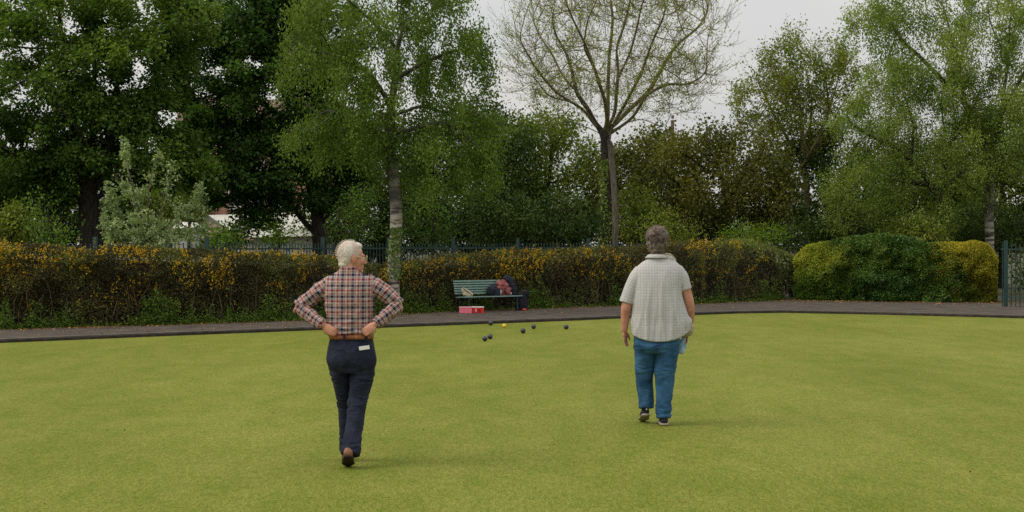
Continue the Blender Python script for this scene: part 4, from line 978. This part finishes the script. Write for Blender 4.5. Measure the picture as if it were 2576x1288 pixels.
def clothmat(name, per, stops_u, stops_v, base=None, f=.5, bump=.25, mot=.78):
    m = bpy.data.materials.new(name); m.use_nodes = True; n = m.node_tree; b = n.nodes['Principled BSDF']; L = n.links
    b.inputs['Roughness'].default_value = .9; b.inputs['Specular IOR Level'].default_value = .15
    a = n.nodes.new('ShaderNodeAttribute'); a.attribute_name = 'weave'; sp = n.nodes.new('ShaderNodeSeparateXYZ'); L.new(a.outputs['Vector'], sp.inputs[0])
    outs = []
    for k, st_ in ((0, stops_u), (1, stops_v)):
        d = n.nodes.new('ShaderNodeMath'); d.operation = 'DIVIDE'; L.new(sp.outputs[k], d.inputs[0]); d.inputs[1].default_value = per
        fr = n.nodes.new('ShaderNodeMath'); fr.operation = 'FRACT'; L.new(d.outputs[0], fr.inputs[0])
        r = n.nodes.new('ShaderNodeValToRGB'); r.color_ramp.interpolation = 'CONSTANT'; e = r.color_ramp.elements
        while len(e) < len(st_): e.new(.5)
        for i, (ps, c) in enumerate(st_): e[i].position = ps; e[i].color = (*c, 1)
        L.new(fr.outputs[0], r.inputs[0]); outs.append(r.outputs[0])
    x = n.nodes.new('ShaderNodeMix'); x.data_type = 'RGBA'; x.inputs[0].default_value = f; L.new(outs[0], x.inputs[6]); L.new(outs[1], x.inputs[7])
    t = n.nodes.new('ShaderNodeTexCoord'); no = n.nodes.new('ShaderNodeTexNoise'); no.inputs['Scale'].default_value = 70; no.inputs['Detail'].default_value = 3; L.new(t.outputs['Object'], no.inputs['Vector'])
    rr = n.nodes.new('ShaderNodeValToRGB'); rr.color_ramp.elements[0].position = .3; rr.color_ramp.elements[0].color = (mot, mot, mot, 1); rr.color_ramp.elements[1].position = .7; rr.color_ramp.elements[1].color = (1.12, 1.12, 1.12, 1); L.new(no.outputs[0], rr.inputs[0])
    y = n.nodes.new('ShaderNodeMix'); y.data_type = 'RGBA'; y.blend_type = 'MULTIPLY'; y.inputs[0].default_value = 1; L.new(x.outputs[2], y.inputs[6]); L.new(rr.outputs[0], y.inputs[7]); L.new(y.outputs[2], b.inputs['Base Color'])
    n2 = n.nodes.new('ShaderNodeTexNoise'); n2.inputs['Scale'].default_value = 18; n2.inputs['Detail'].default_value = 4; L.new(t.outputs['Object'], n2.inputs['Vector'])
    bu = n.nodes.new('ShaderNodeBump'); bu.inputs['Strength'].default_value = bump; bu.inputs['Distance'].default_value = .02; L.new(n2.outputs[0], bu.inputs['Height']); L.new(bu.outputs[0], b.inputs['Normal'])
    return m
def hairs(name, c, yaw, s, m, parent, n, L_, style, r=.0011):
    """short strands standing out of the hair cap"""
    R = rotz(yaw) * s; v = rdir(n * 3)
    c0, rr = (np.array((0, -.022, .044)), np.array((.081, .099, .095))) if style == 0 else (np.array((0, -.022, .042)), np.array((.094, .11, .101)))
    p = c0 + v * rr; keep = ((p[:, 1] < .05) | (p[:, 2] > .09)) & (p[:, 2] > (-.01 if style == 0 else -.04)); p, v = p[keep][:n], v[keep][:n]
    if style: v = v * .45 + np.array([0, 0, -.75]) * (1 - np.clip(v[:, 2:], 0, 1)) + rdir(len(v)) * .45
    else: v = v * .5 + np.array([0, -.35, -.7]) * (1 - np.clip(v[:, 2:], 0, 1)) + rdir(len(v)) * .35 + np.array([.0, -.3, .1])
    d = unit(v) * L_ * rng.uniform(.4, 1.2, (len(v), 1)); s_ = unit(np.cross(d, rdir(len(v)))) * r
    V = np.stack([p - s_, p + s_, p + d], 1).reshape(-1, 3) @ R.T + np.array(c)
    link(name, mesh_np(name, V, np.arange(len(V)).reshape(-1, 3)), m, parent)
def shoe(ankle, toe, upper, sole_m, lift, parent, wid=.047, hgt=.085):
    """heel point on the sole, toe point on the sole"""
    h, t = np.array(ankle, float), np.array(toe, float); a = unit(t - h); L_ = np.linalg.norm(t - h); x = unit(np.cross(a, (0, 0, 1))); z = np.cross(x, a); R = np.stack([x, a, z], 1)
    sec = [(0.0, .034), (.25, .038), (.55, .040), (.8, .047), (1.0, .030)]
    so_ = [tube([h + a * (s * L_) + z * .013 for s, _ in sec], [(w2 * wid / .047, .0135) for _, w2 in sec], 14, 3)]
    remesh('shoe_sole', so_, .006, sole_m, parent, 1)
    up_ = [tube([h + a * (.02 * L_) + z * .045, h + a * (.3 * L_) + z * .048, h + a * (.6 * L_) + z * .04, h + a * (.93 * L_) + z * .030], [(.035, .036), (.038, .040), (.041, .030), (.030, .018)], 14, 3),
           tube([h + a * .035 + z * .05, h + a * .045 + z * hgt], [(.034, .042), (.036, .040)], 14, 2)]
    return remesh('shoe', up_, .006, upper, parent, 2)

# ---- first person: plaid shirt, hands on hips, looking to the right
D1 = F * CH / (1178 - HY) + .2
p1 = empty('person', ((882.2 - W / 2) / F * D1 * 1.0, D1, 0), label='white haired person in a plaid shirt and navy trousers standing with hands on hips', cat='person')
EL, ER = (-.392, .0, 1.186), (.362, -.01, 1.203)
WL, WR = (-.188, -.125, 1.052), (.195, -.13, 1.062)
SHL, SHR = (-.155, .0, 1.352), (.140, .0, 1.365)
hc1 = (.006, .012, 1.552); yaw1 = math.radians(-66)
Hs = []
Hs += head_shells(hc1, yaw1, 1.0, -.06)
Hs += [tube([(-.02, -.018, 1.36), (-.014, -.012, 1.45), (-.004, .0, 1.50)], [(.06, .058), (.054, .054), (.056, .058)], 16)]
torso = [(.90, .0, .0, .13, .09), (1.05, 0, 0, .135, .095), (1.2, -.008, 0, .155, .1), (1.33, -.01, 0, .15, .09), (1.41, -.012, 0, .09, .06)]
Hs += [rings(torso, 24, 3)]
Hs += [tube([SHL, EL], [.045, .036], 10), tube([EL, WL], [.036, .025], 10), tube([SHR, ER], [.045, .036], 10), tube([ER, WR], [.036, .025], 10)]
LEGR = [(.082, .0, .82), (.072, -.01, .62), (.050, -.035, .457), (.030, -.13, .26), (.008, -.215, .125)]
LEGL = [(-.078, .0, .82), (-.068, .07, .62), (-.052, .13, .457), (-.05, .17, .26), (-.052, .20, .09)]
Hs += [tube(LEGR, [.085, .07, .05, .045, .033], 12), tube(LEGL, [.08, .062, .05, .045, .033], 12)]
Hs += hand(WL, (.85, -.18, -.55), (-.50, -.15, -.80), (0.2, 1, 0), .3, 1.9, .86, .7)
Hs += hand(WR, (-.80, -.15, -.62), (.55, -.15, -.80), (-0.2, 1, 0), .3, 1.9, .86, .7)
remesh('body', Hs, .0060, SKIN, p1, 3)
# shirt
def folds1(p, n):
    d = .006 * (1 - 2 * np.abs(nzs(p, (9, 6, 16), 2.))) + .003 * nzs(p, 28, 5.)
    arm = np.abs(p[:, 0]) > .2; d = np.where(arm, .010 * (1 - 2.2 * np.abs(nzs(p, (20, 12, 20), 4.))) + .003 * nzs(p, 34, 1.), d)
    low = np.clip((1.12 - p[:, 2]) / .12, 0, 1) * (~arm); d = d + low * .015 * (1 - 2.2 * np.abs(nzs(p, (6, 6, 38), 9.)))
    return p + n * d[:, None]
sh = [rings([(.958, .005, 0, .150, .112), (.985, .006, 0, .162, .124), (1.03, .004, 0, .168, .128), (1.10, -.002, 0, .172, .127), (1.2, -.008, 0, .186, .127), (1.29, -.008, 0, .192, .122), (1.36, -.010, .002, .182, .108), (1.405, -.012, .005, .148, .092), (1.44, -.016, .004, .098, .078), (1.465, -.02, -.004, .068, .070)], 36, 4, 2.5),
      tube([(-.130, .004, 1.368), (-.235, .0, 1.30), (-.32, .0, 1.235), EL], [.066, .062, .056, .049], 18, 4, False), tube([EL, (-.30, -.05, 1.125), (-.225, -.10, 1.075), (-.192, -.125, 1.056)], [.049, .047, .041, .037], 18, 4, False),
      tube([(.112, .004, 1.378), (.205, .0, 1.325), (.29, -.005, 1.262), ER], [.066, .063, .058, .050], 18, 4, False), tube([ER, (.29, -.06, 1.14), (.235, -.105, 1.09), (.200, -.128, 1.066)], [.050, .048, .042, .038], 18, 4, False),
      rings([(1.445, -.018, -.004, .074, .070), (1.465, -.016, -.006, .069, .066), (1.484, -.014, -.006, .067, .064)], 24, 3)]
CR, RD, NV, TN, LB_ = (.42, .37, .32), (.22, .025, .025), (.004, .010, .042), (.20, .11, .08), (.10, .12, .17)
plaid = clothmat('plaid_cloth', .081, [(0, CR), (.14, RD), (.32, CR), (.40, TN), (.47, CR), (.54, NV), (.78, LB_), (.83, CR), (.88, RD), (.96, CR)],
                 [(0, CR), (.10, RD), (.30, CR), (.38, LB_), (.44, CR), (.52, NV), (.74, CR), (.82, TN), (.88, CR), (.92, RD), (.98, CR)], bump=.35)
s1 = remesh('shirt', sh, .0075, plaid, p1, 3, folds1)
weave_attr(s1, [([(-.13, .004, 1.368), (-.28, 0, 1.27), EL, (-.30, -.05, 1.125), (-.18, -.13, 1.05)], -.185), ([(.112, .004, 1.378), (.25, 0, 1.30), ER, (.29, -.06, 1.14), (.18, -.13, 1.06)], .170)])
# trousers
def foldsT(knees, amp=.006):
    def f(p, n):
        d = .0045 * (1 - 2 * np.abs(nzs(p, (10, 10, 12), 7.)))
        for kz, wz in knees: d = d + amp * np.exp(-((p[:, 2] - kz) / wz) ** 2) * (1 - 2.3 * np.abs(nzs(p, (8, 8, 34), kz * 10)))
        return p + n * d[:, None]
    return f
tr = [rings([(.70, .02, .0, .13, .11), (.74, .012, -.005, .172, .128), (.79, .008, -.008, .186, .140), (.85, .004, -.006, .178, .137), (.91, .004, 0, .166, .126), (.968, .005, 0, .154, .116)], 36, 4, 2.4),
      tube([(.088, 0, .80), (.092, -.005, .72), (.075, -.01, .60), (.050, -.035, .457), (.042, -.09, .33), (.028, -.16, .21), (.018, -.212, .100)], [(.092, .11), (.090, .105), (.080, .09), (.066, .072), (.064, .067), (.066, .068), (.070, .066)], 20, 4, False),
      tube([(-.088, 0, .80), (-.082, .03, .70), (-.066, .08, .58), (-.052, .13, .457), (-.050, .16, .33), (-.050, .19, .2), (-.052, .20, .07)], [(.088, .11), (.078, .095), (.066, .085), (.060, .07), (.056, .063), (.052, .06), (.052, .06)], 20, 4, False)]
M_NAVYT = mat('navy_trousers', (.006, .008, .020), (.017, .021, .044), 11, .9, .4, 55, detail=8)
remesh('trousers', tr, .0075, M_NAVYT, p1, 3, foldsT([(.46, .07), (.16, .06), (.66, .06)], .008))
# belt
M_BELT = mat('tan_leather', (.22, .075, .028), (.32, .12, .045), 12, .6, .2)
k = MB(); a = np.linspace(0, 2 * math.pi, 49)[:-1]; V = []
for z, g_ in ((.948, .008), (.948, .014), (.981, .014), (.981, .006)):
    ca, sa = np.cos(a), np.sin(a); V += [(.005 + (.154 + g_) * np.sign(c) * abs(c) ** .85, (.117 + g_) * np.sign(s) * abs(s) ** .85, z) for c, s in zip(ca, sa)]
k.add(V, [(r_ * 48 + i, r_ * 48 + (i + 1) % 48, ((r_ + 1) % 4) * 48 + (i + 1) % 48, ((r_ + 1) % 4) * 48 + i) for r_ in range(4) for i in range(48)]); k.build('belt', M_BELT, p1, True)
for x in (-.035, .128): MB().box((x, -.137 if x < 0 else -.112, .962), (.012, .012, .055), rotz(0 if x < 0 else .7)).build('belt_loop', M_NAVYT, p1)
# back pocket flaps
k = MB().box((-.085, -.139, .875), (.10, .004, .006), rotz(-.25)); k.build('pocket_edge', M_BLACK, p1)
k = MB().box((.095, -.137, .872), (.10, .004, .006), rotz(.25)); k.build('pocket_edge', M_BLACK, p1)
# hair
M_HW = mat('white_hair', (.50, .40, .33), (.62, .58, .50), 16, .8, .4, 90, stretch=(1, 1, .4)); M_HG = mat('grey_hair', (.06, .042, .034), (.21, .165, .135), 40, .8, .6, 60, stretch=(1, 1, .5))
remesh('hair', head_shells(hc1, yaw1, 1.0, -.06, True, 0), .0055, M_HW, p1, 2, rumple(.0012, 16, .0012, 60))
hairs('hair_strands', hc1, yaw1, 1.0, M_HW, p1, 1500, .011, 0)
# glasses
M_GOLD = mat('gold_wire', (.55, .42, .22), None, rough=.3, metal=.8)
Rh = rotz(yaw1) @ rotx(-.06)
gl = MB()
for sd_ in (-1, 1):
    gl.shell(xf(tube([(sd_ * .066, .088, .008), (sd_ * .076, .045, .010), (sd_ * .082, -.004, .010), (sd_ * .080, -.02, -.006)], [.0028] * 4, 6, 3), Rh, hc1))
    a = np.linspace(0, 2 * math.pi, 17); gl.shell(xf(tube([(sd_ * .036 + .028 * math.cos(t), .106 - .25 * abs(math.cos(t)) * .03, .004 + .021 * math.sin(t)) for t in a], [.0028] * 17, 6, 1, False), Rh, hc1))
gl.shell(xf(tube([(-.010, .106, .008), (0, .109, .011), (.010, .106, .008)], [.0019] * 3, 6, 2), Rh, hc1))
gl.build('glasses', M_GOLD, p1, True)
for sd_ in (-1, 1):
    V, Fs = ball((sd_ * .033, .079, .004), .0125, None, 12, 8); MB().shell(xf((V, Fs), Rh, hc1)).build('eye', mat('eye_white', (.6, .57, .52)), p1, True)
    gq = MB().shell(xf(ball((sd_ * .034, .0895, .004), (.0052, .003, .0052), None, 10, 6), Rh, hc1)); gq.build('iris', mat('eye_iris', (.03, .04, .05)), p1, True)
M_LEATH = mat('brown_shoe_leather', (.13, .055, .030), (.22, .10, .055), 12, .5, .2); M_SOLED = mat('dark_sole', (.016, .010, .008), (.04, .025, .018), 14, .9)
shoe((.012, -.30, .085), (-.008, -.105, .0), M_LEATH, M_SOLED, 0, p1, .052, .10); shoe((-.052, .15, .0), (-.055, .40, .0), M_LEATH, M_SOLED, 0, p1)
e = empty('folded_paper', ((882.2 - W / 2) / F * D1 + .115, D1 - .139, .885), .25, label='white folded card sticking out of the right back pocket of the navy trousers', cat='paper')
for i, (dz, dy) in enumerate(((0, 0), (.004, .003))):
    MB().box((0, dy, dz), (.078, .002, .024), np.array(rotz(0)) @ np.array([[math.cos(-.12), 0, math.sin(-.12)], [0, 1, 0], [-math.sin(-.12), 0, math.cos(-.12)]])).build('sheet', mat('white_paper', (.72, .74, .72), (.80, .80, .76), 20), e)

# ---- second person: pale short sleeved shirt, jeans, walking away
D2 = F * CH / (1070 - HY) + .03
X2 = (2013 * .823 - W / 2) / F * D2
p2 = empty('person', (X2, D2, 0), label='grey haired person in a pale checked short sleeved shirt and blue jeans walking away', cat='person')
hc2 = (-.012, .02, 1.672)
Hs = head_shells(hc2, math.radians(-4), 1.0, -.1)
Hs += [tube([(-.012, -.02, 1.46), (-.012, -.012, 1.56), (-.012, 0, 1.62)], [(.068, .066), (.062, .062), (.062, .064)], 16)]
Hs += [rings([(.86, -.01, 0, .16, .11), (1.05, -.01, .01, .17, .13), (1.25, -.01, .01, .17, .125), (1.4, 0, 0, .17, .10), (1.50, 0, 0, .10, .07)], 24, 3)]
AL = [(-.175, .0, 1.42), (-.255, -.01, 1.22), (-.293, -.02, 1.09), (-.305, .0, .98), (-.312, .01, .862)]
AR = [(.18, .0, 1.43), (.240, -.01, 1.26), (.282, .0, 1.10), (.292, .07, .96), (.272, .13, .850)]
Hs += [tube(AL, [(.045, .045), (.050, .050), (.049, .051), (.041, .043), (.030, .032)], 14), tube(AR, [(.045, .045), (.048, .05), (.047, .05), (.040, .042), (.030, .031)], 14)]
LEGR2 = [(.085, .0, .85), (.078, 0, .62), (.058, 0, .45), (.048, -.02, .25), (.045, -.04, .08)]
LEGL2 = [(-.105, .0, .85), (-.118, .03, .62), (-.122, .08, .46), (-.115, .10, .30), (-.106, .09, .16)]
Hs += [tube(LEGR2, [.09, .08, .055, .048, .035], 12), tube(LEGL2, [.09, .08, .055, .048, .035], 12)]
Hs += hand((-.312, .012, .862), (.10, .06, -1), (.45, .9, .1), (1, -.4, .1), .35, .55, .98, .8)
Hs += hand((.272, .13, .850), (-.12, -.15, -1), (-.3, .9, 0), (-1, -.2, 0), .2, 1.5, .98, .7)
remesh('body', Hs, .0062, SKIN2, p2, 3)
hem = lambda x: .050 * np.clip(np.abs(x + .01) / .22, 0, 1.6) ** 2.4
def folds2(p, n):
    t = np.clip((1.42 - p[:, 2]) / .5, 0, 1); body = (p[:, 0] > -.26) & (p[:, 0] < .35)
    d = (.002 + .009 * t) * (.6 - 2.0 * np.abs(nzs(p, (9, 7, 1.1), 3.))) + .0025 * nzs(p, (14, 14, 9), 5.)
    for xh, am in ((-.205, .6), (-.125, 1), (-.06, .8), (.03, 1), (.115, .8), (.20, 1), (.265, .8)):
        xl = xh * (1 - .45 * np.clip((p[:, 2] - .8) / .65, 0, 1)) + .012 * np.sin(p[:, 2] * 9 + xh * 40); d = d + am * .011 * t * np.exp(-((p[:, 0] - xl) / .017) ** 2)
    n = n * np.array([1, 1, 0.]); q = p + n * d[:, None]; k_ = np.clip((1.0 - p[:, 2]) / .2, 0, 1) * body; q[:, 2] += k_ * hem(p[:, 0]); return q
sh = [rings([(.770, .020, .0, .270, .160), (.80, .021, .0, .275, .160), (.88, .023, .0, .281, .159), (.95, .020, .0, .278, .156), (1.02, .010, .0, .258, .158), (1.12, -.006, .0, .236, .158), (1.22, -.010, .0, .222, .152), (1.32, -.002, .0, .222, .142), (1.40, .004, .0, .220, .126), (1.45, .006, .0, .200, .110), (1.49, .006, .0, .158, .09), (1.515, -.004, -.004, .105, .078), (1.53, -.008, -.006, .082, .070)], 40, 4, 2.4),
      tube([(-.150, .0, 1.405), (-.212, -.003, 1.33), (-.262, -.008, 1.22), (-.297, -.012, 1.115)], [(.075, .08), (.070, .075), (.066, .070), (.066, .066)], 18, 4, False),
      tube([(.158, .0, 1.415), (.208, -.004, 1.35), (.236, -.008, 1.28), (.252, -.01, 1.235)], [(.072, .078), (.066, .07), (.060, .065), (.058, .062)], 18, 4, False),
      rings([(1.50, -.010, -.006, .090, .076), (1.525, -.012, -.008, .080, .070), (1.560, -.014, -.01, .066, .062)], 24, 3),
      tube([(.05, -.045, 1.545), (.10, -.04, 1.525), (.150, -.02, 1.49)], [(.022, .02), (.026, .02), (.018, .015)], 10)]
OW, GY, SG = (.45, .44, .43), (.21, .215, .22), (.33, .33, .325)
chk = clothmat('checked_cloth', .026, [(0, OW), (.38, GY), (.52, OW), (.78, SG), (.9, OW)], [(0, OW), (.36, GY), (.50, OW), (.76, SG), (.88, OW)], bump=.12, mot=.93)
s2 = remesh('shirt', sh, .0075, chk, p2, 1, folds2)
cb = MB(); a = np.linspace(0, 2 * math.pi, 41)[:-1]; V = []
for z, rx_, ry_ in ((1.540, .066, .062), (1.561, .072, .068), (1.563, .078, .074), (1.549, .096, .087), (1.530, .114, .096), (1.526, .108, .090)): V += [(-.012 + rx_ * math.cos(t), -.006 + ry_ * math.sin(t), z - .012 * (math.sin(t) > .3)) for t in a]
cb.add(V, [(r_ * 40 + i, r_ * 40 + (i + 1) % 40, (r_ + 1) * 40 + (i + 1) % 40, (r_ + 1) * 40 + i) for r_ in range(5) for i in range(40)])
cbo = cb.build('collar', chk, p2, True); cbm = cbo.data; cbm.attributes.new('weave', 'FLOAT_VECTOR', 'POINT').data.foreach_set('vector', np.array(V, np.float32).ravel())
weave_attr(s2, [([(-.150, .0, 1.405), (-.262, -.008, 1.22), (-.297, -.012, 1.1)], -.225), ([(.158, 0, 1.415), (.236, -.008, 1.28), (.255, -.01, 1.22)], .215)])
# turned up shirt corner, the shadow on its underside put into the tan colour
M_TAN = mat('shaded_shirt_tan', (.33, .28, .19), (.40, .34, .24), 20, .95, .3)
remesh('shirt_flap', [tube([(.285, .02, .905), (.268, .03, .86), (.235, .04, .825)], [(.045, .035), (.048, .04), (.032, .03)], 14)], .008, M_TAN, p2, 2, rumple(.008, 14))
remesh('raised_collar', [tube([(.055, -.052, 1.560), (.105, -.038, 1.548), (.152, -.012, 1.512)], [(.018, .010), (.020, .010), (.012, .008)], 10)], .005, M_TAN, p2, 1)
tr = [rings([(.66, -.02, .0, .15, .12), (.72, -.018, -.005, .200, .138), (.78, -.016, -.005, .206, .132), (.86, -.014, -.0, .195, .12), (.93, -.01, 0, .18, .11)], 36, 4, 2.4),
      tube([(.080, 0, .82), (.078, 0, .70), (.063, 0, .58), (.056, 0, .47), (.056, -.01, .36), (.045, -.025, .20), (.044, -.04, .070)], [(.115, .13), (.110, .12), (.101, .11), (.092, .092), (.083, .082), (.070, .072), (.066, .068)], 20, 4, False),
      tube([(-.118, 0, .82), (-.122, .02, .70), (-.124, .045, .58), (-.122, .075, .47), (-.120, .095, .37), (-.106, .10, .24), (-.102, .092, .150)], [(.108, .13), (.100, .12), (.088, .10), (.080, .09), (.077, .082), (.068, .072), (.064, .068)], 20, 4, False)]
M_JEAN = mat('blue_denim', (.010, .046, .110), (.040, .125, .235), 7, .85, .35, 60, detail=9)
remesh('jeans', tr, .0075, M_JEAN, p2, 3, foldsT([(.50, .05), (.14, .07), (.72, .04)], .008))
remesh('hair', head_shells(hc2, math.radians(-4), 1.0, -.1, True, 1), .0055, M_HG, p2, 1, rumple(.006, 24, .004, 60))
hairs('hair_strands', hc2, math.radians(-4), 1.0, M_HG, p2, 7000, .024, 1, .0016)
M_SNK = mat('black_trainer', (.008, .008, .014), (.022, .02, .032), 14, .8, .2); M_SOLEC = mat('cream_sole', (.24, .21, .15), (.34, .30, .22), 14, .8)
shoe((.045, -.085, .002), (.052, .20, .0), M_SNK, M_SOLEC, 0, p2, .056, .09); MB().box((.045, -.078, .075), (.014, .012, .035)).build('heel_tab', M_WHITE, p2, bevel=.003)
shoe((-.112, .055, .075), (-.118, .30, .0), M_SNK, M_SOLEC, 0, p2, .056, .09); MB().box((-.105, .055, .148), (.014, .012, .035)).build('heel_tab', M_WHITE, p2, bevel=.003)
for z0, x0 in ((.78, -.16), ): pass
# blue cloth held in the right hand
e = empty('polishing_cloth', (X2 + .225, D2 + .08, .70), label='pale blue cloth hanging from the right hand of the person in jeans', cat='cloth')
remesh('cloth', [tube([(.022, .03, .09), (.008, .02, .04), (-.004, .01, -.01), (-.012, 0, -.045)], [(.022, .014), (.035, .016), (.036, .016), (.022, .012)], 12)], .006, mat('pale_blue_cloth', (.22, .38, .50), (.34, .50, .60), 14, .8), e, 1, rumple(.006, 18))
